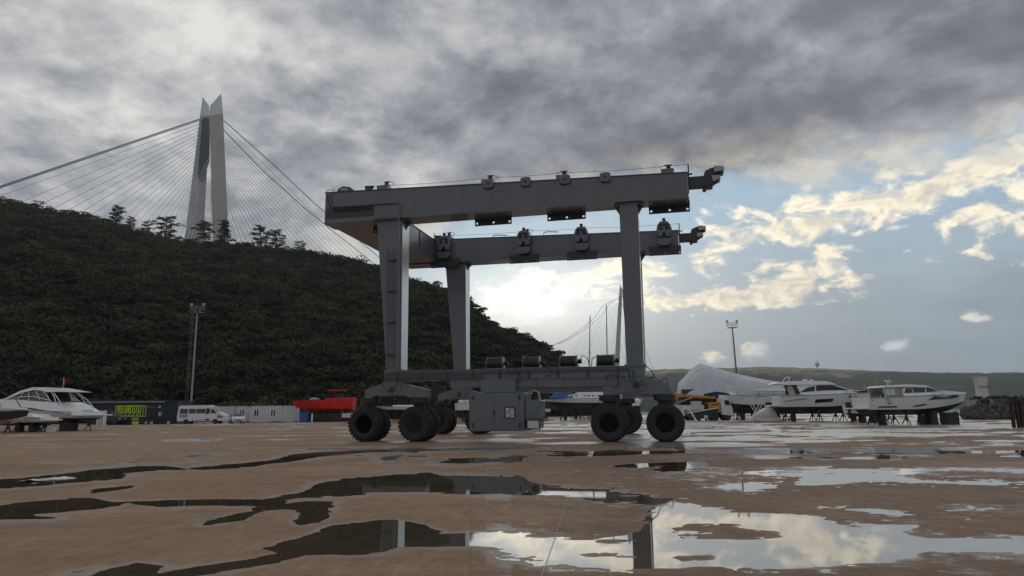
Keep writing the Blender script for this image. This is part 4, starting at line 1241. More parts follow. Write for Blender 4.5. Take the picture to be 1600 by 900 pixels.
class Hull:
    """a planing hull: stern at x = 0, bow at x = L, standing above the ground"""
    def __init__(s, L, B, keel, chine, sheer0, sheer1, chine1=None, full=.42, rake=.10, flare=.9):
        s.L, s.B, s.k, s.c, s.s0, s.s1, s.full, s.rake, s.fl = L, B, keel, chine, sheer0, sheer1, full, rake, flare
        s.c1 = chine1 if chine1 is not None else chine + .45 * (sheer1 - chine)
    def bs(s, t): return s.B / 2 * (1 - .04 * (1 - t)) * max(1 - max(0, (t - s.full) / (1 - s.full)) ** 2.3, .012)
    def sh(s, t): return s.s0 + (s.s1 - s.s0) * t ** 1.4
    def ch(s, t): return s.c + (s.c1 - s.c) * max(0, (t - .35) / .65) ** 2.2
    def ke(s, t): return s.k + (s.ch(t) - .03 - s.k) * max(0, (t - .55) / .45) ** 2.5
    def rows(s):
        for i in range(17):
            yield i / 16
    def make(s, root, top='gelcoat', bottom='antifoul', deck='gelcoat', rail=True, boot=None):
        ts, bt, dk = [], [], []
        def X(t, z):
            return s.L * (t * (1 - s.rake) + s.rake * t ** 3 * max(0.0, (z - s.k) / (s.s1 - s.k)))
        for t in s.rows():
            b, zs, zc, zk = s.bs(t), s.sh(t), s.ch(t), s.ke(t)
            cf = s.fl * (1 - .45 * max(0, (t - .5) / .5))
            zm = zc + .55 * (zs - zc); bm = b * (cf + (1 - cf) * .62)
            bc = b * cf * .93
            ts.append([(X(t, zc), -bc, zc), (X(t, zm), -bm, zm), (X(t, zs), -b, zs), (X(t, zs), b, zs), (X(t, zm), bm, zm), (X(t, zc), bc, zc)])
            bt.append([(X(t, zc), -bc, zc), (X(t, zc), bc, zc), (X(t, zk), 0.04, zk), (X(t, zk), -0.04, zk)])
            dk.append([(X(t, zs), -b, zs), (X(t, zs), b, zs), (X(t, zs), 0, zs + .06)])
        h = MB().loft(ts).build('hull', M[top], root, smooth=38)
        MB().loft(bt).build('bottom', M[bottom], root, smooth=30)
        if rail:
            MB().tube([(x + .0, y * 1.012, z - .03) for x, y, z in [r[2] for r in ts]], .035, 6).build('rub_rail', M['canvas'], root, smooth=50)
            MB().tube([(x, y * 1.012, z - .03) for x, y, z in [r[3] for r in ts]], .035, 6).build('rub_rail', M['canvas'], root, smooth=50)
        s.X = X
        return h
    def side_y(s, x, z):
        t = min(max(x / s.L, 0), 1)
        b, zs, zc = s.bs(t), s.sh(t), s.ch(t)
        cf = s.fl * (1 - .45 * max(0, (t - .5) / .5))
        zm = zc + .55 * (zs - zc); bm = b * (cf + (1 - cf) * .62); bc = b * cf * .93
        return bc + (bm - bc) * (z - zc) / (zm - zc) if z < zm else bm + (b - bm) * (z - zm) / (zs - zm)
    def port(s, root, poly, name='hull_window', mat='glass', sides=(-1, 1), off=.02):
        for sd in sides:
            n = len(poly)
            o = [(x, sd * (s.side_y(x, z) + off), z) for x, z in poly]
            i = [(x, sd * (s.side_y(x, z) - .03), z) for x, z in poly]
            MB().loft([i, o]).build(name, M[mat], root)

def rails(root, pts, h, drop, every=2, r=.026, name='guard_rail'):
    mb = MB().tube([(x, y, z + h) for x, y, z in pts], r, 5)
    for p in pts[::every]:
        mb.cyl((p[0], p[1], p[2] - drop), (p[0], p[1], p[2] + h), r * .9, 5)
    mb.build(name, M['steel'], root, smooth=50)

_stand = None
def stand(x, y, h, lean, label, group):
    """a jack stand: three feet, a screw post and a pad"""
    global _stand
    if _stand is None:
        t = thing('boat_stand', '', '', (0, 0, 0))
        mb = MB()
        for k in range(3):
            a = 2 * PI * k / 3 + .4
            mb.tube([(.36 * math.cos(a), .36 * math.sin(a), 0.02), (.05 * math.cos(a), .05 * math.sin(a), .62)], .04, 5)
        mb.build('tripod', M['black'], t)
        MB().cyl((0, 0, .35), (0, 0, .94), .085, 8).build('screw_post', M['black'], t)
        MB().bx(-.16, .16, -.16, .16, .94, 1.0).build('pad', M['wood'], t)
        _stand = t; o = t
    else:
        o = copy_tree(_stand)
    o.location = (x, y, 0); o.scale = (min(1.2, h), min(1.2, h), h); o.rotation_euler = (0, 0, lean)
    tag(o, label, 'boat stand', group)
    return o
_block = None
def block(x, y, sx, sy, h, rz, label, group, mat='wood'):
    mb = MB()
    n = max(2, int(h / .22)); dz = h / n
    t = thing('keel_block', label, 'support', (x, y, 0), rz, group)
    for k in range(n):
        if k % 2: mb = MB().bx(-sx / 2, sx / 2, -sy / 2, sy / 2, k * dz + .002, (k + 1) * dz)
        else: mb = MB().bx(-sx / 2 + .04, sx / 2 - .03, -sy / 2 - .03, sy / 2 + .02, k * dz + .002, (k + 1) * dz)
        mb.build('timber', M[mat], t, bevel=.012)
    return t

def place(px, Y, rz, name, label, cat, group=None):
    return thing(name, label, cat, (gx(px, Y), Y, 0), rz, group)

def local(o, x, y):
    c, s = math.cos(o.rotation_euler[2]), math.sin(o.rotation_euler[2])
    return o.location.x + c * x - s * y, o.location.y + s * x + c * y

def props(o, hull, xs, label, group, hw=.62, blocks=True):
    k = 0
    words = ('aft', 'middle', 'forward', 'foremost')
    for i, x in enumerate(xs):
        for sd in (-1, 1):
            X, Y = local(o, x, sd * hull.B * .30)
            t = x / hull.L
            h = hull.ke(t) + (hull.ch(t) - hull.ke(t)) * .6 - .02
            stand(X, Y, h, rng.uniform(0, 2), '%s rusty jack stand on the %s side under the %s' % (words[i], 'near' if (sd < 0) == (math.cos(o.rotation_euler[2]) > 0) else 'far', label), group)
    if blocks:
        for i, x in enumerate((xs[0] + .5, xs[-1] - .4)):
            X, Y = local(o, x, 0)
            block(X, Y, .5, .5, hull.ke(x / hull.L) - .005, o.rotation_euler[2], '%s stack of keel timbers under the %s' % (('aft', 'forward')[i], label), group)

# --- express cruiser, right foreground
y = place(1347, 61.0, math.radians(3), 'motor_yacht', 'white hardtop cruiser with bow rail, nearest of the boats on the right', 'boat', 'boats ashore on the right')
h = Hull(9.3, 3.0, .82, 1.28, 2.28, 2.62, full=.5, rake=.07)
h.make(y)
MB().bx(-.75, .03, -1.25, 1.25, 1.32, 1.44).build('swim_platform', M['gelcoat'], y, bevel=.03)
wf = taper(1.32, .28, 2.3)
hp = [(1.55, 2.30), (1.35, 3.12), (1.6, 3.28), (3.6, 3.36), (5.2, 3.24), (5.9, 2.92), (7.4, 2.74), (8.5, 2.62), (8.4, 2.5), (5, 2.40)]
house(MB(), [(3.05, 2.36), (3.05, 2.98), (3.6, 3.02), (5.3, 2.98), (5.95, 2.84), (7.4, 2.74), (8.5, 2.62), (8.4, 2.5), (5, 2.40)], wf).build('cabin', M['gelcoat'], y, smooth=30)
house(MB(), [(1.3, 3.10), (1.5, 3.26), (3.6, 3.36), (5.0, 3.27), (5.55, 3.12), (5.2, 3.10), (3.4, 3.14)], taper(1.22, .35, 3.1)).build('hardtop', M['gelcoat'], y, smooth=30)
for sd in (-1, 1):
    for poly in ([(3.15, 2.62), (3.35, 3.0), (3.85, 3.06), (3.85, 2.64)], [(3.95, 2.64), (3.95, 3.07), (5.0, 3.07), (4.95, 2.68)], [(5.06, 2.68), (5.12, 3.06), (5.4, 3.03), (6.15, 2.76)]):
        p = pane(poly, taper(1.31, .26, 2.3), sd, .02).build('side_window', M['glass'], y)
    for a, b in (((5.2, 3.16), (6.25, 2.72)), ((3.0, 2.5), (3.4, 3.2)), ((3.9, 2.5), (3.9, 3.18)), ((1.45, 2.3), (1.4, 3.14))):
        MB().cyl((a[0], sd * (wf(a[1]) - .0), a[1]), (b[0], sd * wf(b[1]), b[1]), .035, 6).build('hardtop_pillar', M['gelcoat'], y)
    pane([(1.55, 2.35), (1.5, 3.08), (2.9, 3.1), (2.7, 2.5)], taper(1.25, .26, 2.3), sd, .01).build('canopy_curtain', M['canvas'], y)
    for q in ([(1.62, 2.5), (1.58, 3.0), (1.95, 3.0), (1.95, 2.5)], [(2.02, 2.5), (2.02, 3.0), (2.4, 3.0), (2.38, 2.5)]):
        pane(q, taper(1.25, .26, 2.3), sd, .018).build('clear_panel', M['panel'], y)
rails(y, [(5.6, -1.35, 2.52), (6.3, -1.25, 2.54), (7.0, -1.08, 2.56), (7.8, -.8, 2.58), (8.5, -.5, 2.62), (9.15, -.15, 2.66)], .55, .1, 1)
rails(y, [(5.6, 1.35, 2.52), (6.3, 1.25, 2.54), (7.0, 1.08, 2.56), (7.8, .8, 2.58), (8.5, .5, 2.62), (9.15, .15, 2.66)], .55, .1, 1)
h.port(y, [(5.0, 2.02), (5.6, 2.36), (8.3, 2.42), (8.1, 2.22), (7.0, 2.12)])
h.port(y, [(3.6, 1.46), (4.3, 1.52), (5.0, 1.66), (4.7, 1.72), (3.9, 1.60)])
for k in range(3): h.port(y, [(1.5 - .1 * k, 1.72 + .16 * k), (1.85 - .1 * k, 1.74 + .16 * k), (1.95 - .1 * k, 1.80 + .16 * k), (1.6 - .1 * k, 1.79 + .16 * k)], 'vent')
h.port(y, [(.7, 1.42), (2.4, 1.44), (2.3, 1.56), (.8, 1.54)], 'vent')
h.port(y, [(.2, 2.05), (9.0, 2.5), (9.0, 2.45), (.2, 1.99)], 'stripe', 'black')
MB().bx(-.02, .25, -1.1, 1.1, 1.5, 2.2).build('transom_seat', M['gelcoat'], y, bevel=.04)
MB().cyl((2.5, 0, 3.3), (2.5, 0, 3.62), .05, 6).bx(2.35, 2.65, -.3, .3, 3.62, 3.74).cyl((2.9, .3, 3.34), (2.9, .3, 4.1), .012, 4).build('radar_mast', M['white'], y)
props(y, h, (1.2, 3.3, 5.6), 'nearest hardtop cruiser', 'stands under the right boats')
X, Y = local(y, 7.6, 0); block(X, Y, 1.1, 1.0, 1.0, 0, 'big dark block under the bow of the nearest hardtop cruiser', 'stands under the right boats', 'black')
X, Y = local(y, 5.9, -.2); block(X, Y, .75, .6, 1.0, .1, 'dark timber crib under the forward hull of the nearest hardtop cruiser', 'stands under the right boats')

# --- sport yacht behind it
y = place(1214, 82.0, math.radians(-4), 'motor_yacht', 'larger white yacht with long dark side windows, left of the hardtop cruiser', 'boat', 'boats ashore on the right')
h = Hull(11.8, 3.7, .85, 1.62, 2.85, 3.25, full=.5, rake=.06)
h.make(y)
wf = taper(1.6, .22, 2.9)
MB().bx(-.9, .03, -1.5, 1.5, 1.7, 1.85).build('swim_platform', M['gelcoat'], y, bevel=.03)
house(MB(), [(2.0, 2.95), (1.7, 3.9), (2.2, 4.05), (5.9, 4.1), (6.9, 3.75), (8.2, 3.42), (10.4, 3.25), (10.4, 3.1), (6, 2.9)], wf).build('cabin', M['gelcoat'], y, smooth=30)
house(MB(), [(-.5, 4.18), (.2, 4.42), (3.2, 4.52), (5.4, 4.42), (6.4, 4.08), (5.2, 4.06), (2.0, 4.06), (.5, 4.1)], taper(1.5, .4, 4.0)).build('hardtop', M['gelcoat'], y, smooth=30)
for sd in (-1, 1):
    pane([(2.2, 3.22), (3.2, 3.75), (4.4, 3.98), (5.9, 3.98), (7.6, 3.42), (5.0, 3.40)], wf, sd, .02).build('side_window', M['glass'], y)
    pane([(3.9, 3.3), (4.0, 3.97), (4.12, 3.97), (4.02, 3.3)], wf, sd, .034).build('window_post', M['gelcoat'], y)
    pane([(1.75, 3.0), (1.5, 4.06), (1.95, 4.06), (2.3, 3.0)], wf, sd, .03).build('hardtop_pillar', M['black'], y)
h.port(y, [(3.7, 2.02), (3.85, 2.42), (5.8, 2.50), (5.65, 2.14)])
for x in (7.6, 8.5): h.port(y, [(x + .13 * math.cos(a), 2.72 + .13 * math.sin(a)) for a in np.linspace(0, 2 * PI, 11)[:-1]], 'porthole')
h.port(y, [(.4, 2.3), (2.8, 2.55), (3.2, 2.5), (2.6, 2.38), (.5, 2.2)], 'stripe', 'canvas')
MB().bx(-.04, .3, -1.4, 1.4, 1.86, 2.8).build('transom_seat', M['gelcoat'], y, bevel=.05)
MB().tube([(1.2, -1.1, 4.4), (1.5, -.9, 4.95), (1.5, .9, 4.95), (1.2, 1.1, 4.4)], .05, 6).build('radar_arch', M['gelcoat'], y)
MB().lathe([(.28, 0), (.3, .1), (.22, .22), (.02, .25)], (3.4, 0, 4.5), 'z', 14).build('radar_dome', M['white'], y, smooth=40)
MB().lathe([(.2, 0), (.22, .1), (.15, .22), (.02, .25)], (4.3, .5, 4.45), 'z', 12).build('radar_dome', M['white'], y, smooth=40)
MB().cyl((1.5, 0, 4.95), (1.5, 0, 6.1), .014, 4).cyl((.6, .4, 4.4), (.6, .4, 5.6), .012, 4).build('aerial', M['white'], y)
rails(y, [(7.2, -1.6, 3.1), (8.2, -1.5, 3.15), (9.2, -1.25, 3.2), (10.2, -.9, 3.25), (11.3, -.3, 3.3)], .5, .1, 1)
props(y, h, (1.3, 4.3, 6.9, 8.8), 'larger yacht with long dark windows', 'stands under the right boats')
X, Y = local(y, 9.8, -1.6)
t = thing('fender', 'big black round fender hanging at the bow of the larger yacht', 'fender', (X, Y, 1.3))
MB().lathe([(.05, 1.3), (.35, 1.15), (.62, .7), (.55, .25), (.2, .02), (.03, 0)], (0, 0, 0), 'z', 16).build('ball', M['black'], t, smooth=60)
MB().cyl((0, 0, 1.28), (.1, .45, 1.9), .02, 5).build('rope', M['canvas'], t)

# --- small boats in the gap between the two
y = place(1330, 70, math.radians(24), 'cabin_boat', 'small white cabin boat with dark outboard, between the two big cruisers', 'boat', 'boats ashore on the right')
h = Hull(5.2, 2.0, .6, .95, 1.75, 2.05, full=.45)
h.make(y)
house(MB(), [(1.9, 1.8), (1.8, 2.9), (2.0, 3.02), (3.3, 2.98), (3.7, 1.95)], taper(.85, .15, 1.8)).build('cabin', M['gelcoat_cream'], y, smooth=30)
for sd in (-1, 1): pane([(2.0, 2.2), (1.98, 2.85), (3.15, 2.82), (3.4, 2.2)], taper(.85, .15, 1.8), sd).build('side_window', M['glass'], y)
MB().bx(1.6, 3.7, -.95, .95, 3.03, 3.1).build('canopy_top', M['navy'], y, bevel=.02)
MB().bx(-.42, -.05, -.22, .22, 1.25, 2.0).bx(-.32, -.1, -.07, .07, .45, 1.25).prism([(-.5, .5), (-.1, .5), (-.1, .62), (-.45, .62)], -.03, .03).build('outboard_motor', M['black'], y, bevel=.03)
MB().cyl((2.2, 0, 3.1), (2.2, 0, 3.6), .02, 5).lathe([(.16, 3.3), (.17, 3.38), (.02, 3.42)], (2.6, 0, 0), 'z', 10).build('radar_mast', M['white'], y)
props(y, h, (1.0, 3.4), 'small cabin boat', 'stands under the right boats')
y = place(1368, 72, math.radians(55), 'cabin_boat', 'navy-topped cabin boat half hidden behind the nearest hardtop cruiser', 'boat', 'boats ashore on the right')
h = Hull(6.2, 2.2, .6, 1.0, 1.9, 2.2, full=.45)
h.make(y)
house(MB(), [(1.6, 1.9), (1.5, 3.25), (1.7, 3.4), (3.6, 3.36), (4.2, 2.1)], taper(1.0, .15, 1.8)).build('cabin', M['navy'], y, smooth=30)
for sd in (-1, 1): pane([(1.75, 2.3), (1.72, 3.2), (3.4, 3.18), (3.75, 2.3)], taper(1.0, .15, 1.8), sd).build('side_window', M['panel'], y)
MB().cyl((2.4, 0, 3.38), (2.4, 0, 4.3), .014, 5).lathe([(.16, 3.5), (.17, 3.58), (.02, 3.62)], (2.9, 0, 0), 'z', 10).build('radar_mast', M['white'], y)
props(y, h, (1.2, 4.0), 'navy-topped cabin boat', 'stands under the right boats')

# --- left yacht, its stern turned to the camera
y = place(138, 66.0, math.radians(163), 'motor_yacht', 'big white sport yacht with arched windows, stern towards the dark sheds', 'boat', 'boats ashore on the left')
h = Hull(13.0, 3.9, .75, 1.15, 1.72, 2.55, full=.5, rake=.06)
h.make(y)
wf = taper(1.7, .28, 2.2)
MB().bx(-1.0, .4, -1.75, 1.75, 1.32, 1.46).build('swim_platform', M['gelcoat'], y, bevel=.04)
house(MB(), [(.1, 1.5), (.9, 1.85), (1.7, 2.3), (2.6, 2.6), (5.0, 2.72), (7.5, 2.9), (9.5, 2.75), (11.8, 2.6), (11.8, 2.4), (5, 2.1)], taper(1.86, .35, 1.7)).build('coaming', M['gelcoat'], y, smooth=30)
house(MB(), [(1.3, 3.50), (2.6, 3.72), (4.0, 3.95), (5.6, 3.98), (7.0, 3.66), (8.4, 3.02), (7.6, 3.14), (6.6, 3.5), (5.2, 3.74), (4.2, 3.62), (3.6, 3.5), (2.6, 3.52)], taper(1.5, .35, 3.2)).build('hardtop', M['gelcoat'], y, smooth=30)
house(MB(), [(2.9, 2.7), (3.9, 3.44), (4.4, 3.62), (5.2, 3.72), (6.5, 3.52), (8.6, 2.8)], taper(1.46, .26, 2.7)).build('glasshouse', M['glass'], y, smooth=30)
for sd in (-1, 1):
    wg = taper(1.46, .26, 2.7)
    for a, b in (((3.0, 2.7), (4.25, 3.6)), ((4.2, 2.75), (5.2, 3.66)), ((5.6, 2.8), (6.0, 3.62)), ((7.0, 2.85), (6.5, 3.5)), ((2.2, 2.5), (3.2, 3.5)), ((1.3, 2.1), (2.9, 3.44))):
        MB().tube([(a[0], sd * (wg(a[1]) + .03), a[1]), ((a[0] + b[0]) / 2 - .08, sd * (wg((a[1] + b[1]) / 2) + .05), (a[1] + b[1]) / 2 + .08), (b[0], sd * (wg(b[1]) + .03), b[1])], .04, 6).build('window_frame', M['gelcoat'], y, smooth=60)
    MB().tube([(2.9, sd * 1.5, 2.72), (5.0, sd * 1.5, 3.12), (7.0, sd * 1.45, 3.1), (8.8, sd * 1.4, 2.85)], .04, 6).build('window_frame', M['gelcoat'], y, smooth=60)
    for x in (6.0, 8.4):
        MB().cyl((x, sd * 1.72, 2.05), (x + 1.0, sd * 1.62, 2.85), .03, 5).build('strap', M['black'], y)
h.port(y, [(5.0, 1.72), (5.5, 2.02), (6.6, 2.02), (6.2, 1.88)])
h.port(y, [(.3, 1.45), (2.0, 1.72), (12.0, 2.22), (12.0, 2.19), (2.0, 1.69), (.3, 1.41)], 'stripe', 'black')
MB().prism([(-.1, 1.465), (.9, 1.465), (1.3, 2.12), (.75, 2.02), (.2, 1.72)], -1.42, 1.42).build('transom', M['gelcoat'], y, bevel=.05)
MB().bx(-.02, .30, -.5, .5, 1.62, 1.9).build('transom_locker', M['panel'], y, bevel=.03)
for k in range(5):
    MB().bx(8.6 + .22 * k, 8.72 + .22 * k, -1.2, 1.2, 2.76 - .02 * k, 3.05 - .03 * k).build('sunpad_slat', M['gelcoat'], y, bevel=.02)
MB().cyl((2.9, .4, 3.6), (2.9, .4, 4.9), .018, 5).build('flag_staff', M['white'], y)
MB().bx(2.88, 2.92, .25, .40, 4.2, 4.75).build('flag', M['red'], y)
props(y, h, (1.1, 3.6, 6.5), 'white sport yacht with arched windows', 'stands under the left boats')
X, Y = local(y, 1.3, 1.0); block(X, Y, 1.1, .6, .72, -.3, 'dark timber crib under the stern of the left sport yacht', 'stands under the left boats')

y = place(78, 62.0, math.radians(172), 'motor_boat', 'low white motorboat with a blue hull band, in front of the big left yacht', 'boat', 'boats ashore on the left')
h = Hull(6.6, 2.3, .55, .85, 1.25, 1.6, full=.45)
h.make(y, bottom='antifoul')
h.port(y, [(1.2, .93), (1.4, 1.15), (5.0, 1.3), (5.0, 1.02)], 'hull_band', 'blue')
house(MB(), [(.6, 1.25), (1.0, 1.5), (3.0, 1.62), (4.0, 1.9), (5.6, 1.7), (6.2, 1.6), (3, 1.35)], taper(1.0, .3, 1.2)).build('deck_house', M['gelcoat'], y, smooth=30)
MB().tube([(2.7, -.9, 1.6), (3.1, -.8, 2.05), (3.1, .8, 2.05), (2.7, .9, 1.6)], .03, 6).build('windscreen_frame', M['steel'], y)
MB().bx(-.5, .02, -.9, .9, .95, 1.06).build('swim_platform', M['gelcoat'], y, bevel=.03)
props(y, h, (1.0, 3.2), 'low motorboat with the blue band', 'stands under the left boats')
y = place(-24, 58.0, math.radians(4), 'launch', 'brown-hulled launch with a white deck at the left edge of the yard', 'boat', 'boats ashore on the left')
h = Hull(3.4, 1.9, .75, 1.0, 1.75, 1.85, full=.3)
h.make(y, top='wood', bottom='gelcoat_cream')
MB().prism([(.0, 1.8), (3.2, 1.88), (2.4, 2.05), (.0, 2.2)], -.7, .7).build('deck', M['gelcoat'], y, bevel=.03)
props(y, h, (.6, 2.2), 'brown-hulled launch', 'stands under the left boats', blocks=False)
X, Y = gx(82, 60.5), 60.5
t = thing('crate', 'pale box on the concrete by the stern of the low left motorboat', 'crate', (X, Y, 0), .2)
MB().bx(-.3, .3, -.3, .3, 0, .36).build('body', M['panel'], t, bevel=.02)
MB().bx(-.33, .33, -.33, .33, .361, .42).build('lid', M['panel'], t, bevel=.02)

# --- red workboat
y = place(553, 115, math.radians(180), 'workboat', 'bright red steel workboat raised on a dark cradle at the hill foot', 'boat')
h = Hull(10.0, 3.0, 1.55, 2.05, 3.45, 3.35, chine1=2.5, full=.5, rake=.10)
h.make(y, top='red', bottom='red', rail=False)
MB().loft([[(0, -1.5, 3.46), (0, 1.5, 3.46), (0, 1.52, 3.80), (0, -1.52, 3.80)], [(4.3, -1.52, 3.44), (4.3, 1.52, 3.44), (4.3, 1.52, 3.72), (4.3, -1.52, 3.72)]]).build('bulwark', M['red'], y, bevel=.03)
wh = MB()
for x in (1.7, 2.8, 3.9):
    for sd in (-1, 1): wh.cyl((x, sd * .9, 3.85), (x, sd * .9, 4.85), .06, 6)
wh.build('wheelhouse_frame', M['rust'], y)
MB().bx(1.5, 4.1, -1.05, 1.05, 4.85, 5.0).build('wheelhouse_roof', M['red'], y, bevel=.03)
MB().bx(1.8, 2.6, -.8, .8, 3.86, 4.4).build('helm_console', M['black'], y)
MB().lathe([(.6, 0), (.9, .1), (.7, .35), (.2, .45)], (6.4, 0, 3.4), 'z', 12).build('deck_bundle', M['canvas'], y, smooth=60)
h.port(y, [(.2, 2.9), (.2, 2.96), (9.6, 2.96), (9.6, 2.9)], 'rubbing_strake', 'red')
t = place(553, 115, math.radians(180), 'boat_cradle', 'dark steel cradle carrying the red workboat', 'cradle')
for x in (1.5, 4.2, 7.0):
    c = MB()
    for sd in (-1, 1): c.cyl((x, sd * 1.2, .02), (x, sd * 1.2, 2.0), .1, 8)
    c.bx(x - .1, x + .1, -1.4, 1.4, 1.42, 1.54)
    c.build('trestle', M['rust'], t)
MB().bx(.6, 8.2, -1.35, -1.2, .25, .45).build('beam', M['rust'], t); MB().bx(.6, 8.2, 1.2, 1.35, .25, .45).build('beam', M['rust'], t)
MB().bx(.8, 8.0, -.9, .9, .05, 1.35).build('stored_gear', M['black'], t, bevel=.1)
t = thing('bin', 'blue bin standing under the bow of the red workboat', 'bin', (gx(475, 112), 112, 0))
MB().prism([(-.55, 0), (.55, 0), (.65, 1.4), (-.65, 1.4)], -.5, .5).build('body', M['blue'], t, bevel=.03)
MB().prism([(-.7, 1.405), (.7, 1.405), (.6, 1.6), (-.6, 1.6)], -.55, .55).build('lid', M['blue'], t, bevel=.03)
t = thing('gas_bottle', 'slim white cylinder standing right of the blue bin', 'cylinder', (gx(487.5, 112), 112, 0))
MB().lathe([(.14, 0), (.15, .05), (.15, 1.1), (.08, 1.25), (.04, 1.35)], (0, 0, 0), 'z', 12).build('body', M['white'], t, smooth=50)
MB().cyl((0, 0, 1.35), (0, 0, 1.45), .07, 8).build('valve', M['steel'], t)

# --- boats seen under and behind the hoist
y = place(946, 108, math.radians(180), 'motor_yacht', 'long white yacht with a blue cover, seen beneath the hoist sill', 'boat', 'boats behind the hoist')
h = Hull(9.2, 3.0, 1.9, 2.55, 3.25, 3.15, full=.55, rake=.12)
h.make(y)
house(MB(), [(.3, 3.2), (.3, 3.9), (3.6, 3.95), (5.6, 3.7), (6.0, 3.2)], taper(1.2, .2, 3.2)).build('deck_house', M['gelcoat'], y, smooth=30)
for x in (.9, 1.7, 2.4, 3.0, 4.2, 4.8): pane([(x, 3.5), (x, 3.66), (x + .32, 3.66), (x + .32, 3.5)], taper(1.2, .2, 3.2), 1).build('cabin_window', M['glass'], y)
house(MB(), [(4.9, 3.3), (5.2, 3.98), (6.4, 4.25), (7.4, 4.1), (8.2, 3.5), (8.3, 3.25)], taper(1.25, .5, 3.3)).build('cover', M['blue'], y, smooth=60)
MB().bx(-.9, 0, -1.2, 1.2, 2.5, 2.65).build('swim_platform', M['gelcoat'], y)
props(y, h, (1.2, 3.6, 6.4), 'yacht with the blue cover', 'stands behind the hoist')
y = place(858, 104, math.radians(200), 'dinghy', 'small pale-blue dinghy lying left of the yacht with the blue cover', 'boat', 'boats behind the hoist')
h = Hull(2.6, 1.3, 1.0, 1.3, 1.75, 1.9, full=.4); h.make(y, top='gelcoat', bottom='antifoul_blue')
MB().bx(.5, .75, -.6, .6, 1.5, 1.55).build('thwart', M['wood'], y); MB().bx(1.4, 1.65, -.55, .55, 1.55, 1.6).build('thwart', M['wood'], y)
props(y, h, (.6, 1.6), 'pale-blue dinghy', 'stands behind the hoist', blocks=False)
y = place(990, 98, math.radians(75), 'dinghy', 'round white dinghy end-on between the right-hand tyres of the hoist', 'boat', 'boats behind the hoist')
h = Hull(3.4, 2.2, 1.7, 2.0, 2.75, 2.9, full=.35, flare=.75); h.make(y)
MB().bx(.9, 1.2, -1.0, 1.0, 2.4, 2.46).build('thwart', M['wood'], y)
props(y, h, (.8, 2.2), 'round white dinghy', 'stands behind the hoist', blocks=False)
y = place(664, 96, math.radians(180), 'motor_boat', 'long low white boat with navy bottom behind the left tyres of the hoist', 'boat', 'boats behind the hoist')
h = Hull(8.2, 2.6, 1.0, 1.75, 2.1, 2.25, chine1=1.95, full=.5, rake=.12); h.make(y)
MB().bx(1.5, 4.2, -.8, .8, 2.12, 2.35).build('deck_box', M['gelcoat'], y, bevel=.05)
props(y, h, (1.0, 3.8, 6.0), 'long low boat', 'stands behind the hoist')
y = place(712, 92, math.radians(12), 'motor_boat', 'white boat with a steep bow partly hidden by the engine cabinet', 'boat', 'boats behind the hoist')
h = Hull(5.2, 2.2, 1.3, 1.6, 2.5, 3.0, full=.35); h.make(y)
rails(y, [(1.0, -.9, 2.5), (2.2, -.9, 2.55), (3.4, -.7, 2.7), (4.6, -.3, 2.9)], .4, .1, 1)
MB().bx(.4, 1.6, -.8, .8, 2.5, 2.9).build('deck_box', M['gelcoat'], y, bevel=.05)
props(y, h, (.9, 2.8), 'steep-bowed boat', 'stands behind the hoist')
y = place(704, 100, math.radians(180), 'workboat', 'rust-brown hull on stands seen under the left end of the sill', 'boat', 'boats behind the hoist')
h = Hull(5.5, 2.4, 2.6, 3.0, 4.3, 4.5, full=.4); h.make(y, top='rust', bottom='rust', rail=False)
MB().bx(.8, 2.4, -.8, .8, 4.3, 5.0).build('deck_box', M['rust'], y, bevel=.05)
props(y, h, (.9, 3.4), 'rust-brown hull', 'stands behind the hoist')
y = place(535, 92, math.radians(8), 'motor_boat', 'small white tender on low stands beside the red workboat', 'boat', 'boats behind the hoist')
h = Hull(4.2, 1.7, .55, .8, 1.35, 1.65, full=.4); h.make(y)
MB().prism([(1.4, 1.4), (1.9, 1.95), (2.4, 1.9), (3.0, 1.5)], -.6, .6).build('windscreen', M['panel'], y)
MB().bx(-.3, .0, -.15, .15, .7, 1.55).build('outboard_motor', M['black'], y, bevel=.04)
props(y, h, (.8, 2.6), 'small white tender', 'stands behind the hoist', blocks=False)

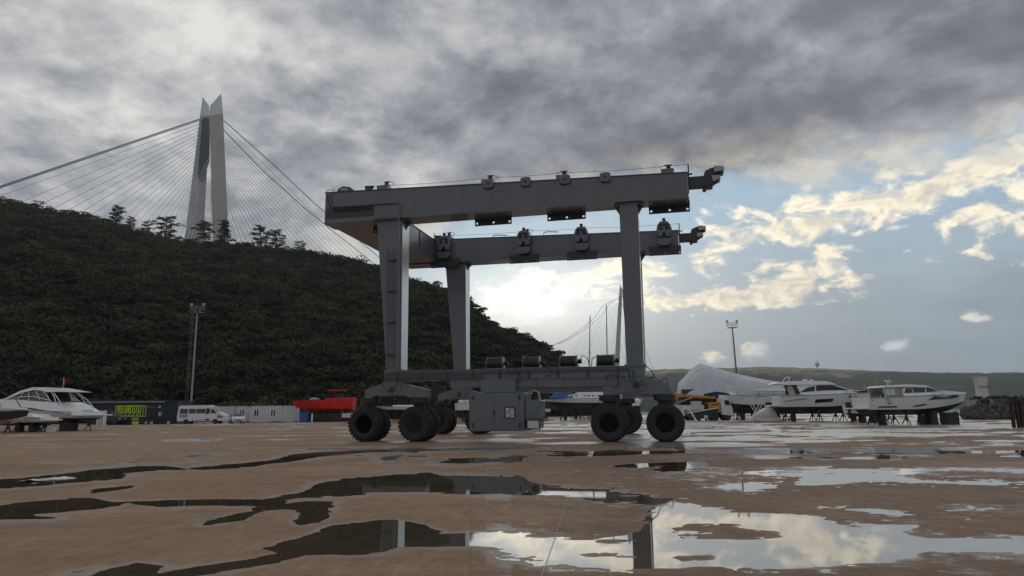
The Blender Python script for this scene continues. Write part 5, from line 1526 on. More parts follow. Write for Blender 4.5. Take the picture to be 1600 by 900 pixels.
# two sailing yachts whose masts rise behind the hoist
for (px, Y, top, L, lab, tilt) in ((924, 119, 493, 10.5, 'sailing yacht with the shorter bare mast, behind the second winch from the right', -.022), (953, 124, 476, 11.5, 'sailing yacht with the taller bare mast, beside the right leg of the hoist', -.006)):
    y = place(px + 44, Y, math.radians(180), 'sailing_yacht', lab, 'sailboat', 'sailing yachts behind the hoist')
    h = Hull(L, 3.1, .8, 3.0, 4.0, 4.3, full=.35, rake=.1, flare=.97); h.make(y)
    house(MB(), [(2.8, 4.05), (3.0, 4.5), (6.4, 4.55), (7.4, 4.2)], taper(1.0, .3, 4.0)).build('coachroof', M['gelcoat'], y, smooth=30)
    p = at(px, top, Y); x0 = 44 * Y / FPX
    MB().cyl((x0 + 0.2, 0, 4.4), (x0 + tilt * 15, 0, p.z), .11, 8, .08).build('mast', M['steel'], y, smooth=50)
    mb = MB().cyl((x0, -1.0, 11), (x0, 1.0, 11), .03, 5)
    mb.build('spreader', M['steel'], y)
    MB().cyl((x0 - .2, 0, 5.3), (x0 - 4.2, 0, 5.2), .09, 8).build('boom', M['steel'], y)
    rg = MB()
    for e, f in (((L - .2, 0, 4.3), (x0 + tilt * 14, 0, p.z - .4)), ((.2, 0, 4.1), (x0 + tilt * 14, 0, p.z - .1)), ((x0, 1.4, 4.1), (x0 + tilt * 13, 0, p.z - 1)), ((x0, -1.4, 4.1), (x0 + tilt * 13, 0, p.z - 1))):
        rg.cyl(e, f, .014, 4)
    rg.build('rigging', M['steel'], y)
    props(y, h, (2.2, 5.0, 7.6), 'yacht with the %s mast' % ('shorter' if L < 11 else 'taller'), 'stands behind the hoist')

# --- the shrink-wrapped yacht
y = place(1064, 105, math.radians(-3), 'wrapped_yacht', 'tall yacht shrouded in a pale grey tarpaulin right of the hoist', 'boat', 'boats ashore on the right')
h = Hull(13.6, 3.8, 1.6, 3.0, 4.3, 4.5, full=.5, rake=.05); h.make(y, top='antifoul_blue', bottom='antifoul', rail=False)
ridge = [(-.2, 5.3), (.7, 6.15), (1.6, 7.2), (2.4, 7.8), (3.1, 8.2), (4.0, 7.92), (5.5, 7.45), (7.0, 7.0), (9.5, 6.3), (12.0, 5.75), (14.4, 5.3)]
def tarp(root):
    nx, ny = 90, 30
    V_, f = [], []
    for i in range(nx):
        x = -.2 + 14.6 * i / (nx - 1)
        zr = float(np.interp(x, [a for a, b in ridge], [b for a, b in ridge]))
        hw = float(np.interp(x, [-.2, .2, 1.0, 3.0, 14.4], [.7, 1.25, 1.75, 2.1, 1.9]))
        zb = 3.3 + .3 * abs(math.sin(x * .9 + .4)) * (1 if x > 3 else .25) + (.45 if 3.0 < x < 7.5 else -.1)
        for j in range(ny):
            q = 2 * j / (ny - 1) - 1
            a = abs(q)
            sh_ = min(1.0, a / .42) ** 1.0; drop = max(0.0, (a - .42) / .58)
            yv = math.copysign(hw * (.05 + .80 * sh_ + .15 * drop ** .7), q)
            zs = zr - (zr - zb) * (.34 * sh_ + .70 * drop)
            w_ = float(fbm(np.array(x * 1.1 + q * 2.0), np.array(q * 3 + 7 + x * .3), 4, .6)) * .55 * (0.25 + drop)
            w2 = math.sin(x * 4.2 + 3 * q + 4 * w_) * .05 * drop
            V_.append((x - .25 * drop * (1 if x < 1.5 else 0) + w2, yv + math.copysign(w_ + w2, q), zs + w_ * .25))
    for i in range(nx - 1):
        for j in range(ny - 1): f.append((i * ny + j, (i + 1) * ny + j, (i + 1) * ny + j + 1, i * ny + j + 1))
    f.append(tuple(range(ny))); f.append(tuple(reversed(range((nx - 1) * ny, nx * ny))))
    MB().add(V_, f).build('tarpaulin', M['tarp'], root, smooth=50)
tarp(y)
for k in (0.62,): MB().tube([(x, -1.95 if i > 2 else -1.35 - .25 * i, z - 1.35 * k - .1 * (i % 2)) for i, (x, z) in enumerate(ridge[1:10])], .03, 4).build('tie_rope', M['canvas'], y, smooth=60)
props(y, h, (1.8, 5.0, 8.0, 11.0), 'tarpaulin-wrapped yacht', 'stands under the right boats')

# --- white boat and covered boat right of the wrapped yacht
y = place(1193, 96, math.radians(184), 'motor_boat', 'white open boat with navy bottom, bow towards the orange truck', 'boat', 'boats ashore on the right')
h = Hull(6.0, 2.3, .9, 2.0, 3.05, 3.35, chine1=2.5, full=.4, rake=.12); h.make(y)
h.port(y, [(.3, 2.62), (5.5, 2.86), (5.5, 2.81), (.3, 2.57)], 'stripe', 'black')
for x in (1.2, 3.2): h.port(y, [(x + .07 * math.cos(a), 2.84 + .07 * math.sin(a)) for a in np.linspace(0, 2 * PI, 9)[:-1]], 'porthole')
MB().bx(3.8, 4.3, -.4, .4, 3.2, 3.75).build('console', M['gelcoat'], y, bevel=.05)
props(y, h, (.9, 3.2), 'white open boat', 'stands under the right boats')
y = place(1180, 100, math.radians(-4), 'motor_boat', 'boat under a pale grey canopy, behind the stern of the larger yacht', 'boat', 'boats ashore on the right')
h = Hull(7.0, 2.5, 1.6, 2.3, 3.2, 3.5, full=.45); h.make(y)
house(MB(), [(-.3, 3.9), (.8, 4.15), (2.6, 4.3), (4.6, 4.15), (6.0, 3.8), (4, 3.84)], taper(1.3, 1.2, 3.8)).build('canopy', M['panel'], y, smooth=50)
mb = MB()
for x in (.4, 2.4, 4.4):
    for sd in (-1, 1): mb.cyl((x, sd * 1.1, 3.1), (x, sd * 1.1, 3.95), .03, 5)
mb.build('canopy_pole', M['steel'], y)
MB().bx(.6, 3.0, -.8, .8, 3.2, 3.6).build('deck_gear', M['gelcoat_cream'], y, bevel=.08)
props(y, h, (1.0, 3.4), 'boat under the grey canopy', 'stands under the right boats')

# white trestles and a hull mould by the larger yacht
t = place(1174, 84, 0, 'trestle', 'white crossed trestle standing left of the larger yacht', 'trestle')
for yy in (-.5, .5):
    MB().cyl((-.1, yy, .03), (1.2, yy, 1.95), .05, 6).cyl((1.3, yy, .03), (.1, yy, 1.95), .05, 6).build('cross_leg', M['white'], t)
MB().cyl((.6, -.6, 1.0), (.6, .6, 1.0), .05, 6).build('spreader_bar', M['white'], t)
t = place(1192, 82, .2, 'boat_mould', 'lumpy white plastic-covered hull mould under the canopy boat', 'mould')
mb = MB()
mb.prism([(-1.5, .46), (-1.1, 1.0), (-.3, 1.25), (.2, 1.75), (.9, 1.6), (1.3, .9), (1.5, .46)], -.8, .7, hi_scale=[(-1.3, .46), (-.8, .8), (-.2, 1.1), (.3, 1.45), (.8, 1.3), (1.1, .8), (1.3, .46)])
mb.build('mould_shell', M['gelcoat_cream'], t, smooth=60, bevel=.08)
MB().bx(-1.7, 1.7, -1.0, 1.0, .0, .45).build('base_frame', M['white'], t, bevel=.06)
t = place(1183, 79, -.1, 'hose_reel', 'coil of white hose on the ground in front of the hull mould', 'hose')
for k in range(3): MB().loft([[((.45 - .05 * k + .05 * math.cos(b)) * math.cos(a), .05 * math.sin(b) - .1 * k, .5 + (.45 - .05 * k + .05 * math.cos(b)) * math.sin(a)) for b in np.linspace(0, 2 * PI, 7)[:-1]] for a in np.linspace(0, 2 * PI, 25)], caps=False).build('coil', M['white'], t, smooth=60)
t = place(1072, 88, .1, 'boat_arch', 'curved white boat arch propped on the yard beside the right front tyre', 'boat part')
MB().tube([(-.9, 0, .1), (-.5, 0, 1.2), (0, 0, 1.75), (.5, 0, 1.3), (1.0, 0, .5), (1.3, 0, .05)], .1, 8).build('arch', M['gelcoat'], t, smooth=60)
MB().bx(-1.0, 1.4, -.4, .4, .0, .12).bx(-.8, -.2, -.3, .3, .7, 1.1).build('base', M['panel'], t, bevel=.03)
t = place(1092, 90, .0, 'boat_trailer', 'dark boat trailer with a slanting grey cover beside the white arch', 'trailer')
MB().prism([(-1.6, .9), (2.2, 1.5), (2.4, 1.35), (1.2, .3), (-.6, .3)], -.8, .8).build('cover', M['black'], t, bevel=.05)
MB().tube([(-1.7, -.82, .98), (2.3, -.82, 1.62)], .05, 6).build('gunwale', M['gelcoat'], t)
for x in (-.3, .8): MB().cyl((x, -.95, .3), (x, -.8, .3), .3, 14).build('wheel', M['rubber'], t, smooth=40)
t = place(1103, 84, .0, 'warning_board', 'small white board standing on the yard by the trailer', 'sign')
MB().bx(-.2, .2, -.02, .02, .0, .75).build('board', M['white'], t)
MB().prism([(-.1, .12), (.1, .12), (.1, .4), (0, .55), (-.1, .4)], -.03, -.021).build('symbol', M['black'], t)

# ------------------------------------------------------------------ vehicles
def vwheel(parent, x, yv, r, w, rimmat='steel'):
    t = MB().lathe([(r * .62, -w / 2), (r * .95, -w / 2), (r, -w / 3), (r, w / 3), (r * .95, w / 2), (r * .62, w / 2)], (x, yv, r), 'y', 22).build('wheel', M['rubber'], parent, smooth=40)
    MB().lathe([(r * .62, -w / 2 + .01), (r * .5, -w / 2 + .03), (.06, -w / 2 + .0), (.06, w / 2), (r * .5, w / 2 - .03), (r * .62, w / 2 - .01)], (x, yv, r), 'y', 18).build('rim', M[rimmat], t, smooth=40)
    return t
def body_loft(sections, name, mat, parent, smooth=35):
    return MB().loft(sections).build(name, mat, parent, smooth=smooth)

v = thing('minibus', 'white high-roof minibus with its dark sliding door open beside the cabins', 'van', (gx(281, 104), 104, 0), math.radians(2))
W_ = taper(1.0, .09, 1.0)
prof = [(0.05, .5), (0.0, 1.2), (.12, 2.45), (.3, 2.62), (4.3, 2.66), (4.9, 2.5), (5.5, 1.75), (6.35, 1.4), (6.7, 1.15), (6.78, .62), (6.6, .42), (.2, .42)]
house(MB(), prof, lambda z: 1.0 - max(0, z - 1.1) * .11).build('body', M['white'], v, smooth=40)
wv = lambda z: 1.0 - max(0, z - 1.1) * .11
for sd in (-1, 1):
    for a, b in ((.35, 1.45), (1.6, 2.6), (2.68, 3.95)):
        pane([(a, 1.5), (a, 2.15), (b, 2.15), (b, 1.5)], wv, sd, .012).build('side_window', M['glass'], v)
    pane([(4.72, 1.5), (4.72, 2.1), (5.05, 2.1), (5.42, 1.62), (5.42, 1.5)], wv, sd, .012).build('cab_window', M['glass'], v)
    pane([(.35, .95), (.35, 1.4), (1.45, 1.4), (1.45, .95)], wv, sd, .01).build('panel_recess', M['canvas'], v)
    pane([(5.6, .9), (5.7, 1.3), (6.6, 1.05), (6.4, .8)], wv, sd, .012).build('decal', make_mat('red_decal', (.45, .12, .10), .4), v)
    for x, w in ((2.6, .5), (3.2, .35), (2.1, .3), (5.0, .3)): pane([(x, .5), (x + w * .4, .72), (x + w, .5)], wv, sd, .012).build('decal', M['frame_blue'], v)
    MB().bx(5.25, 5.4, sd * 1.2 - .12, sd * 1.2 + .12, 1.55, 1.85).build('mirror', M['black'], v, bevel=.02)
    for x in (1.3, 5.45): vwheel(v, x, sd * .92, .36, .24)
    MB().bx(6.55, 6.72, sd * .75 - .16, sd * .75 + .16, .98, 1.2).build('headlight', M['lamp_glass'], v, bevel=.03)
pane([(4.02, .5), (4.02, 2.2), (4.58, 2.2), (4.58, .5)], wv, -1, .015).build('open_doorway', M['black'], v)
pane([(2.7, .62), (2.7, 1.42), (3.95, 1.42), (3.95, .62)], wv, -1, .05).build('sliding_door', M['white'], v)
MB().add([(4.98, -.8, 2.46), (4.98, .8, 2.46), (5.6, .85, 1.74), (5.6, -.85, 1.74)], [(0, 1, 2, 3)]).build('windscreen', M['glass'], v)
MB().bx(6.6, 6.86, -.95, .95, .4, .68).build('bumper', M['white'], v, bevel=.05)

c = thing('car', 'white saloon car parked nose-out between the minibus and the cabins', 'car', (gx(368, 106), 106.5, 0), math.radians(-62))
prof = [(-2.2, .35), (-2.25, .85), (-1.7, 1.0), (-1.0, 1.42), (.3, 1.46), (1.05, 1.0), (2.0, .82), (2.25, .6), (2.2, .3), (0, .25)]
wc = lambda z: .88 - max(0, z - .9) * .38
house(MB(), prof, wc).build('body', M['white'], c, smooth=40)
MB().add([(.36, -.60, 1.43), (.36, .60, 1.43), (1.0, .78, 1.05), (1.0, -.78, 1.05)], [(0, 1, 2, 3)]).build('windscreen', M['glass'], c).location = (.03, 0, .02)
for sd in (-1, 1):
    pane([(-1.3, 1.05), (-.85, 1.38), (.2, 1.4), (.75, 1.05)], wc, sd, .012).build('side_window', M['glass'], c)
    MB().bx(2.05, 2.25, sd * .6 - .18, sd * .6 + .18, .6, .74).build('headlight', M['lamp_glass'], c, bevel=.03)
    for x in (-1.35, 1.4): vwheel(c, x, sd * .8, .32, .2)
MB().bx(2.2, 2.27, -.4, .4, .42, .58).build('grille', M['black'], c)

tr = thing('crane_truck', 'orange truck-mounted crane with white cab, facing right under the wrapped yacht', 'truck', (gx(1052, 95), 95, 0), math.radians(-2))
MB().bx(.0, 7.4, -.5, .5, .75, 1.05).build('chassis', M['black'], tr)
house(MB(), [(6.05, .75), (6.0, 2.0), (6.1, 2.85), (7.1, 2.85), (7.35, 2.0), (7.5, 1.4), (7.5, .6)], lambda z: 1.2 - max(0, z - 2.2) * .12).build('cab', M['white'], tr, smooth=30)
for sd in (-1, 1):
    pane([(6.5, 1.95), (6.5, 2.6), (7.02, 2.6), (7.22, 1.95)], lambda z: 1.2 - max(0, z - 2.2) * .12, sd, .012).build('cab_window', M['glass'], tr)
    for x in (.9, 2.1, 5.2, 6.75): vwheel(tr, x, sd * 1.0, .52, .34)
    MB().bx(7.3, 7.4, sd * 1.3 - .08, sd * 1.3 + .08, 1.9, 2.35).build('mirror', M['black'], tr)
MB().add([(7.14, -1.0, 2.76), (7.14, 1.0, 2.76), (7.37, 1.1, 2.02), (7.37, -1.1, 2.02)], [(0, 1, 2, 3)]).build('windscreen', M['glass'], tr).location = (.02, 0, .01)
MB().bx(7.4, 7.62, -1.2, 1.2, .5, .9).build('bumper', M['white'], tr, bevel=.03)
MB().bx(4.45, 5.95, -1.2, 1.2, 1.06, 2.35).build('tool_locker', M['orange'], tr, bevel=.03)
MB().bx(4.8, 5.6, -1.215, -1.201, 2.0, 2.12).build('nameplate', M['black'], tr)
MB().bx(-.2, 4.4, -1.15, 1.15, 1.06, 1.35).build('deck', M['orange'], tr, bevel=.02)
MB().bx(.2, 3.9, -.9, .9, 1.36, 2.0).bx(2.5, 3.6, -.8, .8, 2.0, 2.5).build('engine_housing', M['panel'], tr, bevel=.05)
MB().bx(3.7, 4.3, -.6, .6, 1.36, 2.3).build('operator_cab', M['black'], tr, bevel=.05)
MB().prism([(-.6, 1.6), (-.75, 2.6), (-.3, 3.4), (.7, 3.55), (1.4, 3.35), (1.2, 3.0), (.5, 3.0), (.15, 2.5), (.3, 1.7)], -.4, .4).build('crane_column', M['orange'], tr, bevel=.05)
MB().prism([(.9, 3.5), (5.6, 3.05), (5.6, 2.8), (.9, 3.1)], -.28, .28).build('boom', M['orange'], tr, bevel=.02)
MB().prism([(1.5, 3.1), (5.0, 2.75), (5.0, 2.6), (1.5, 2.85)], -.2, .2).build('boom_section', M['rust'], tr, bevel=.02)
MB().cyl((.4, -.45, 2.3), (2.6, -.35, 3.0), .09, 8).build('hydraulic_ram', M['steel'], tr, smooth=40)
for sd in (-1, 1): MB().bx(-.3, -.1, sd * 1.15 - .1, sd * 1.15 + .1, .1, 1.06).build('outrigger', M['orange'], tr)

# ------------------------------------------------------------------ sheds, cabins and yard gear on the left
s = thing('workshop_shed', 'long dark navy shed with a corrugated front at the foot of the hill', 'shed', (gx(136, 107), 107, 0), math.radians(2))
Ls = 13.2
MB().bx(0, Ls, 0, 5, .0, 3.3).build('wall', M['navy'], s)
MB().prism([(-.2, 3.302), (Ls + .1, 3.302), (Ls + .1, 3.42), (-.2, 3.62)], -.35, 5.2).build('roof', M['navy'], s, bevel=.02)
MB().bx(-.1, Ls - 1.8, -.5, -.36, 3.18, 3.32).build('gutter', M['steel'], s)
for k in range(44):
    x = .1 + k * .3
    MB().prism([(x, -.001), (x + .05, -.06), (x + .16, -.06), (x + .21, -.001)], .1, 3.17, 'xy').build('cladding_rib', M['navy'], s)
MB().bx(2.2, 4.6, -.075, -.062, .05, 2.5).build('shed_door', M['black'], s)
MB().bx(8.6, 10.1, -.075, -.062, .05, 2.3).build('shed_door', M['black'], s)
MB().bx(10.4, 11.1, -.09, -.062, 1.1, 1.85).build('notice_panel', M['blue'], s)
MB().bx(10.5, 10.75, -.12, -.092, 1.2, 1.75).build('notice', M['panel'], s)
MB().tube([(8.2, -.1, 2.55), (10.6, -.1, 2.45)], .06, 6).build('awning_bar', M['steel'], s)
MB().lathe([(.18, 0), (.2, .2), (.1, .35)], (10.6, -.2, 2.35), 'z', 10).build('wall_lamp', M['lamp_glass'], s, smooth=50)

t = thing('work_platform', 'lime-yellow barred cage mounted on a dark tracked lift before the shed', 'access platform', (gx(184, 102), 102, 0), math.radians(1))
Lc = 3.55
MB().bx(0, Lc, -.8, .8, 1.12, 1.2).build('cage_floor', M['lime'], t)
for z in (1.16, 1.70, 2.58):
    MB().bx(0, Lc, -.84, -.78, z, z + .1).build('cage_rail', M['lime'], t); MB().bx(0, Lc, .78, .84, z, z + .07).build('cage_rail', M['lime'], t) if z > 2 else None
for k in range(13):
    x = .02 + k * (Lc - .08) / 12
    MB().bx(x, x + (.2 if k in (1, 5, 6) else .09), -.83, -.79, 1.82, 2.6).build('cage_bar', M['lime'], t)
    if k % 2 == 0 and k < 12:
        MB().prism([(x, 1.24), (x + .13, 1.24), (x + .55, 1.75), (x + .42, 1.75)], -.83, -.79).build('cage_brace', M['lime'], t)
for x in (.05, Lc - .05):
    for yy in (-.74, .0, .74): MB().bx(x - .03, x + .03, yy - .03, yy + .03, 1.21, 2.6).build('cage_post', M['lime'], t)
MB().bx(.0, 3.2, -.7, .7, .5, 1.1).build('lift_body', M['black'], t, bevel=.06)
MB().bx(2.3, 3.3, -.76, -.705, .62, .95).build('battery_cover', M['steel'], t)
for x in (.5, 1.0, 1.55, 2.1): vwheel(t, x, -.7, .3, .22, 'black'); vwheel(t, x, .7, .3, .22, 'black')
MB().bx(2.55, 3.3, -1.0, -.6, .02, .48).build('outrigger_foot', M['lime'], t, bevel=.02)
t = thing('pickup', 'black pickup parked left of the lime-yellow cage', 'car', (gx(163, 101), 101, 0), math.radians(-12))
house(MB(), [(-.2, .45), (-.2, 1.1), (.1, 1.25), (.5, 1.85), (1.6, 1.88), (2.1, 1.2), (2.9, 1.05), (3.0, .5)], lambda z: .85 - max(0, z - 1.1) * .15).build('body', M['black'], t, smooth=40)
for sd in (-1, 1):
    for x in (.4, 2.4): vwheel(t, x, sd * .75, .34, .22)
    MB().bx(2.85, 3.03, sd * .55 - .14, sd * .55 + .14, .78, .95).build('headlight', M['lamp_glass'], t, bevel=.02)
MB().add([(1.62, -.7, 1.84), (1.62, .7, 1.84), (2.1, .75, 1.24), (2.1, -.75, 1.24)], [(0, 1, 2, 3)]).build('windscreen', M['glass'], t).location = (.02, 0, .02)
t = thing('panel_rack', 'upright stack of pale grey panels leaning by the stern of the left yacht', 'panels', (gx(153, 92), 92, 0), math.radians(4))
for k, (x, hgt, w) in enumerate(((0, 1.95, .22), (.3, 1.9, .22), (.62, 1.95, .3), (.05, .9, .2))):
    MB().bx(x, x + w, -.3 + .1 * k, .3, .0 if k < 3 else 1.0, hgt).build('panel', M['panel' if k < 2 else 'white'], t, bevel=.01)
for px, lab in ((228.5, 'left white tub of the pair by the shed door'), (237, 'right white tub of the pair by the shed door'), (264, 'lone white tub at the right corner of the dark shed')):
    t = thing('tub', lab, 'tub', (gx(px, 103), 103, 0), 0, 'white tubs by the shed')
    MB().lathe([(.16, 0), (.22, .36), (.23, .4), (.19, .4), (.14, .05)], (0, 0, 0), 'z', 14).build('shell', M['gelcoat_cream'], t, smooth=40)
    MB().tube([(-.22, 0, .36), (-.15, 0, .52), (.15, 0, .52), (.22, 0, .36)], .01, 4).build('handle', M['steel'], t)
t = thing('barrier_board', 'pale grey board propped between the shed and the minibus', 'board', (gx(275, 108), 108, 0))
MB().bx(-.3, .5, -.03, .03, .12, 1.5).build('board', M['panel'], t); MB().bx(-.2, -.15, .035, .6, .0, .9).bx(.3, .35, .035, .6, .0, .9).build('prop', M['steel'], t)

def cabin(px0, px1, Y, wins, lab, hgt=2.55, doors=()):
    L = (px1 - px0) * Y / FPX
    s = thing('site_cabin', lab, 'cabin', (gx(px0, Y), Y, 0), math.radians(1), 'white site cabins')
    MB().bx(.02, L - .02, .03, 2.4, .16, hgt - .1).build('wall', M['panel'], s)
    f = MB()
    for x in (0, L - .09): f.bx(x, x + .09, 0, .09, .1, hgt)
    f.bx(.09, L - .09, 0, .08, .1, .22).bx(.09, L - .09, 0, .08, hgt - .14, hgt)
    f.build('frame', M['white'], s)
    MB().bx(-.04, L + .04, -.05, 2.5, hgt + .002, hgt + .07).build('roof', M['panel'], s)
    MB().bx(.2, .5, .2, 2.2, .0, .158).bx(L - .5, L - .2, .2, 2.2, .0, .158).build('footing', M['black'], s)
    for x in wins:
        w = MB().bx(x - .48, x + .48, .005, .028, .88, 2.1).build('window', M['white'], s)
        MB().bx(x - .32, x - .08, -.004, .004, 1.0, 2.0).build('pane', M['glass'], w)
        MB().bx(x + .08, x + .32, -.004, .004, 1.0, 2.0).build('pane', M['glass'], w)
    n = int(L / .55)
    for k in range(1, n):
        x = k * L / n
        if all(abs(x - q) > .55 for q in wins): MB().bx(x - .012, x + .012, .022, .0295, .23, hgt - .15).build('panel_joint', M['white'], s)
    return s
cabin(333, 366, 118, (), 'windowless white cabin wall behind the minibus')
cabin(368, 384.5, 117.6, (1.0,), 'short white cabin with one window, behind the white car')
cabin(391, 420.5, 116, (.95,), 'white cabin with one window at its left end, left of a pair')
cabin(421, 440, 116, (.55,), 'white cabin with one window, middle of the three right cabins')
cabin(441, 461, 116, (), 'plain white cabin at the right end beside the red workboat')
t = thing('tyre', 'loose black tyre lying before the middle cabin', 'tyre', (gx(430, 113), 113, 0), 0, 'loose tyres by the cabins')
MB().lathe([(.18, .0), (.33, .02), (.36, .1), (.33, .18), (.18, .2)], (0, 0, 0), 'z', 18).build('casing', M['rubber'], t, smooth=50)
t = thing('tyre', 'smaller black tyre lying right of the loose tyre before the cabins', 'tyre', (gx(436, 113), 113, 0), 0, 'loose tyres by the cabins')
MB().lathe([(.14, .0), (.27, .02), (.3, .1), (.27, .16), (.14, .18)], (0, 0, 0), 'z', 18).build('casing', M['rubber'], t, smooth=50)

# ------------------------------------------------------------------ floodlight masts
def light_mast(px, Y, ytop, lab, mat, lean=0.0, ladder=True):
    top = at(px, ytop, Y).z
    s = thing('floodlight_mast', lab, 'light mast', (gx(px, Y), Y, 0), 0, 'floodlight masts')
    s.rotation_euler = (0, lean, 0)
    MB().cyl((0, 0, 0), (0, 0, top - 1.6), .19, 12, .11).build('pole', M[mat], s, smooth=50)
    MB().bx(-.45, .45, -.45, .45, .02, .1).build('base_plate', M[mat], s)
    p = MB().bx(-.95, .95, -.7, .7, top - 1.65, top - 1.58)
    for z in (top - 1.1, top - .6):
        for a, b in (((-.95, -.7), (.95, -.7)), ((.95, -.7), (.95, .7)), ((.95, .7), (-.95, .7)), ((-.95, .7), (-.95, -.7))):
            p.cyl((*a, z), (*b, z), .028, 5)
    for a in (-.95, .0, .95):
        for b in (-.7, .7): p.cyl((a, b, top - 1.6), (a, b, top - .55), .028, 5)
    p.build('platform', M[mat], s)
    for x in (-1.05, 1.05):
        f = MB().bx(x - .2, x + .2, -.16, .16, top - .45, top).build('floodlight', M['steel'], s, bevel=.04)
        MB().bx(x - .16, x + .16, -.175, -.161, top - .41, top - .04).build('lens', M['lamp_glass'], f)
        MB().cyl((x * .9, 0, top - .9), (x, 0, top - .44), .05, 6).build('bracket', M[mat], s)
    l = MB(); LD = (-.62, -.98) if mat == 'steel' else (-.22, -.46)
    for dx in LD:
        l.cyl((dx, 0, 2.6), (dx, 0, top - 1.6), .016, 4)
    z = 2.8
    while z < top - 1.7:
        l.cyl((LD[0], 0, z), (LD[1], 0, z), .012, 4); z += .62
    z = 3.5
    while z < top - 2:
        l.cyl((LD[0], 0, z), (-.1, 0, z), .02, 4); z += 2.4
    l.build('ladder', M['steel'] if mat == 'steel' else M[mat], s)
light_mast(297, 122, 474, 'tall galvanised floodlight mast rising in front of the dark hill', 'steel')
light_mast(1157, 150, 500, 'tall dark floodlight mast against the open sky right of the hoist', 'crane_dark', math.radians(-1.6))

# ------------------------------------------------------------------ right edge: breakwater, pale post, rusty piles
bw = thing('breakwater', 'dark heap of breakwater boulders at the right edge of the yard', 'rocks', (gx(1560, 84, 650), 84, 0))
ico = []
def rock_mesh(k):
    bm = bmesh.new(); bmesh.ops.create_icosphere(bm, subdivisions=2, radius=1.0)
    r_ = np.random.default_rng(100 + k)
    ax = [Vector(r_.normal(size=3)).normalized() for _ in range(9)]
    cut = [r_.uniform(.55, .9) for _ in range(9)]
    for v_ in bm.verts:
        p = v_.co.copy()
        for a, c_ in zip(ax, cut):
            d = p.dot(a)
            if d > c_: p -= a * (d - c_)
        v_.co = p * Vector((1, .85, .62)) if False else Vector((p.x, p.y * .85, p.z * .68))
    me = bpy.data.meshes.new('rock'); bm.to_mesh(me); bm.free(); me.materials.append(M['rock'])
    return me
RM = [rock_mesh(k) for k in range(6)]
for k in range(150):
    x = rng.uniform(-3.9, 9.5); v = rng.random()
    top = np.interp(x, [-4.2, -2.2, -.5, 1.5, 9.5], [.5, 1.5, 2.2, 2.55, 2.7])
    o = link('rock', RM[k % 6], bw)
    o.location = (x, -2.6 + 4.6 * v, max(.1, top * v * .95 - .1)); s_ = rng.uniform(.38, .75)
    o.scale = (s_ * 1.15, s_, s_); o.rotation_euler = (rng.uniform(0, 6), rng.uniform(0, 6), rng.uniform(0, 6))
sh = thing('shrub', 'brownish scrub growing on top of the breakwater boulders', 'shrub', (gx(1568, 87, 650), 87.5, 2.1))
co, ti = leaf_quads([(x, rng.uniform(-.5, .5), -.2) for x in np.linspace(-2.2, 3.2, 8)], [.8] * 8, [1.0] * 8, [150] * 8, .16, list(rng.uniform(.5, 1.0, 8)))
leaf_object('foliage', co, ti, M['leaf'], sh)
mb = MB()
for x in np.linspace(-2, 3, 7): mb.tube([(x, 0, -.6), (x + .1, .1, .2), (x + .05, 0, .6)], .03, 4)
mb.build('stem', M['bark'], sh)

p0 = thing('vent_tower', 'pale flaring concrete post standing behind the breakwater rocks', 'tower', (gx(1538.5, 100, 650), 100, 0))
H_ = lambda yy: at(1538, yy, 100).z
MB().loft([[(x * w, yv * .5, z) for x, yv in ((-1, -1), (1, -1), (1, 1), (-1, 1))] for z, w in ((H_(621.5), .70), (H_(618), .62), (H_(606), .56), (H_(596), .62), (H_(590), .76), (H_(589), .78))]).build('shaft', M['panel'], p0, smooth=30)
MB().bx(-.8, .8, -.52, .52, H_(589) + .002, H_(587.5)).build('cap', M['concrete'], p0)
MB().bx(-.6, .6, -.51, -.501, H_(606), H_(603)).build('painted_band', M['canvas'], p0)
MB().bx(-.7, -.1, -.45, .45, .0, H_(622)).build('plinth', M['white'], p0)
MB().bx(-1.0, -.1, -1.4, .4, .0, 1.6).build('plinth_box', M['panel'], p0, bevel=.03)
q = thing('sea_wall', 'low grey block wall between the bow of the cruiser and the boulders', 'wall', (gx(1521, 98, 650), 98, 0))
for k in range(4):
    MB().bx(-1.0 + .55 * k, -.47 + .55 * k, -.5, .5, .0, 2.35).build('block', M['steel'], q, bevel=.02)

rk = thing('steel_rack', 'rusty steel pile rack standing at the far right edge of the yard', 'rack', (gx(1581, 50, 655), 50, 0), math.radians(-6))
for k, (x, hgt) in enumerate(((0, 1.86), (.32, 2.0), (.58, 1.9), (.92, 2.02), (1.25, 1.95), (1.6, 2.0), (1.95, 1.9), (2.4, 2.0))):
    MB().bx(x, x + .16, -.1, -.075, 0, hgt).bx(x, x + .16, .075, .1, 0, hgt).bx(x + .07, x + .09, -.074, .074, 0, hgt).build('pile', M['rust'], rk)
MB().bx(-.05, 2.7, -.14, -.102, 1.72, 1.84).build('waler', M['rust'], rk); MB().bx(-.02, 2.7, .102, .14, 1.0, 1.12).build('waler', M['rust'], rk)
MB().bx(.3, 2.7, -.6, .05 - .2, .0, .12).build('skid', M['rust'], rk)

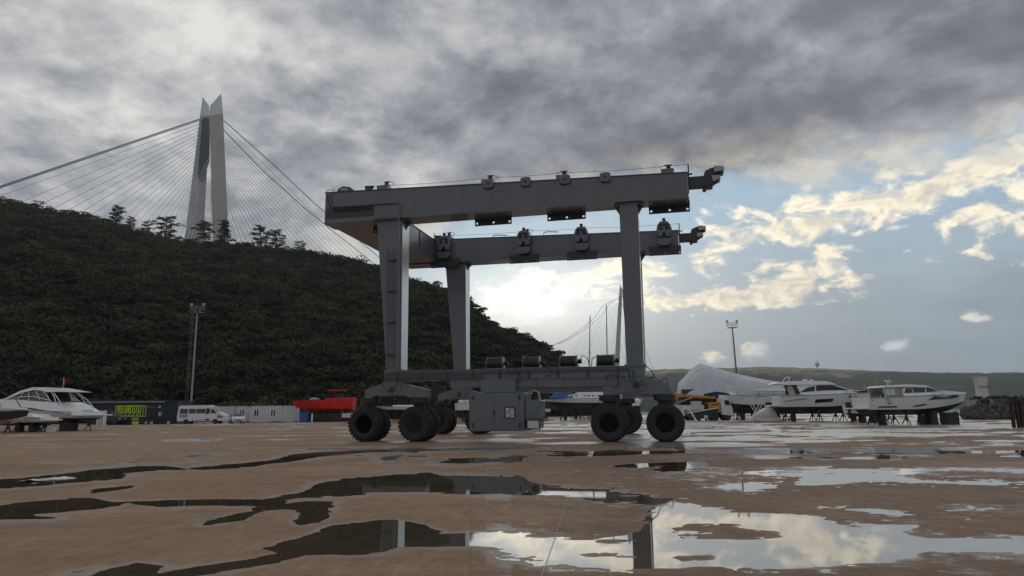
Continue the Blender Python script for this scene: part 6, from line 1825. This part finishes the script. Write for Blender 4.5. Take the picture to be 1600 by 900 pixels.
# trees along the hill foot, behind the cabins
for px, Y, r, lab in ((556, 134, 3.4, 'reddish-brown bush at the hill foot behind the red workboat'), (120, 138, 3.6, 'olive bush behind the roof of the dark shed'), (235, 140, 3.2, 'spreading yellow-green bush right of the dark shed roof'),
                      (410, 140, 3.6, 'dark bush rising behind the white cabins'), (480, 138, 3.0, 'low dark bush left of the red workboat bow')):
    t = thing('bush', lab, 'bush', (gx(px, Y), Y, 0), 0, 'bushes at the hill foot')
    n = 9
    v0 = .97 if 'reddish' in lab else (.75 if 'yellow' in lab else .4)
    co, ti = leaf_quads([(rng.uniform(-r * .6, r * .6), rng.uniform(-1, 1), rng.uniform(.2, 2.0)) for _ in range(n)], [r * .55] * n, [r * .55] * n, [110] * n, .30, [v0 + rng.normal(0, .08) for _ in range(n)])
    leaf_object('foliage', co, ti, M['leaf'], t)
    mb = MB()
    for k in range(4): mb.tube([(rng.uniform(-.3, .3), 0, -.2), (rng.uniform(-1, 1), 0, 1.2), (rng.uniform(-1.5, 1.5), 0, 2.4)], [.12, .08, .04], 5)
    mb.build('stem', M['bark'], t)

# a length of white cord across the foreground
def gp(x, y):
    r = ray(x, y); q = Vector((0, 0, EYE)) - r * (EYE / r.z); return (q.x, q.y, .012)
c = MB().tube([gp(x, y) for x, y in ((889, 772), (884, 792), (877, 812), (868, 838), (857, 870), (846, 902), (835, 930))], .0026, 5).build('cord', M['panel'])
tag(c, 'thin white cord lying across the puddle in the foreground', 'cord')

# a scrap of clear sheet left in the long puddle
cx, cy, _ = gp(72, 750)
V_, f_ = [], []
for i in range(13):
    for j in range(7):
        u, w = i / 12 - .5, j / 6 - .5
        k = 1 - .5 * abs(u) * abs(w) * 4 * float(rng.random())
        V_.append((cx + u * .85 * k + w * .3, cy + w * .8 * k, .006 + .085 * max(0, float(fbm(np.array(u * 5), np.array(w * 4 + 3), 3)) + .25) * (1 - 2 * abs(u))))
for i in range(12):
    for j in range(6): f_.append((i * 7 + j, i * 7 + j + 7, i * 7 + j + 8, i * 7 + j + 1))
c = MB().add(V_, f_).build('plastic_sheet', make_mat('clear_sheet', (.62, .62, .60), .25, var=.2, scale=4), smooth=50)
tag(c, 'crumpled pale plastic sheet lying in the long dark puddle on the left', 'litter')

# ------------------------------------------------------------------ the damp air between here and the far shore
hz = bpy.data.materials.new('air'); hz.use_nodes = True
hz.node_tree.nodes.clear()
vo = hz.node_tree.nodes.new('ShaderNodeVolumePrincipled')
vo.inputs['Color'].default_value = (0.86, 0.91, 0.97, 1)
vo.inputs['Density'].default_value = 1.3e-4
vo.inputs['Anisotropy'].default_value = 0.3
ho = hz.node_tree.nodes.new('ShaderNodeOutputMaterial')
hz.node_tree.links.new(vo.outputs[0], ho.inputs['Volume'])
MB().bx(-5000, 5000, -700, 5000, -3, 340).build('haze', hz, kind='stuff')
SC.cycles.volume_bounces = 0
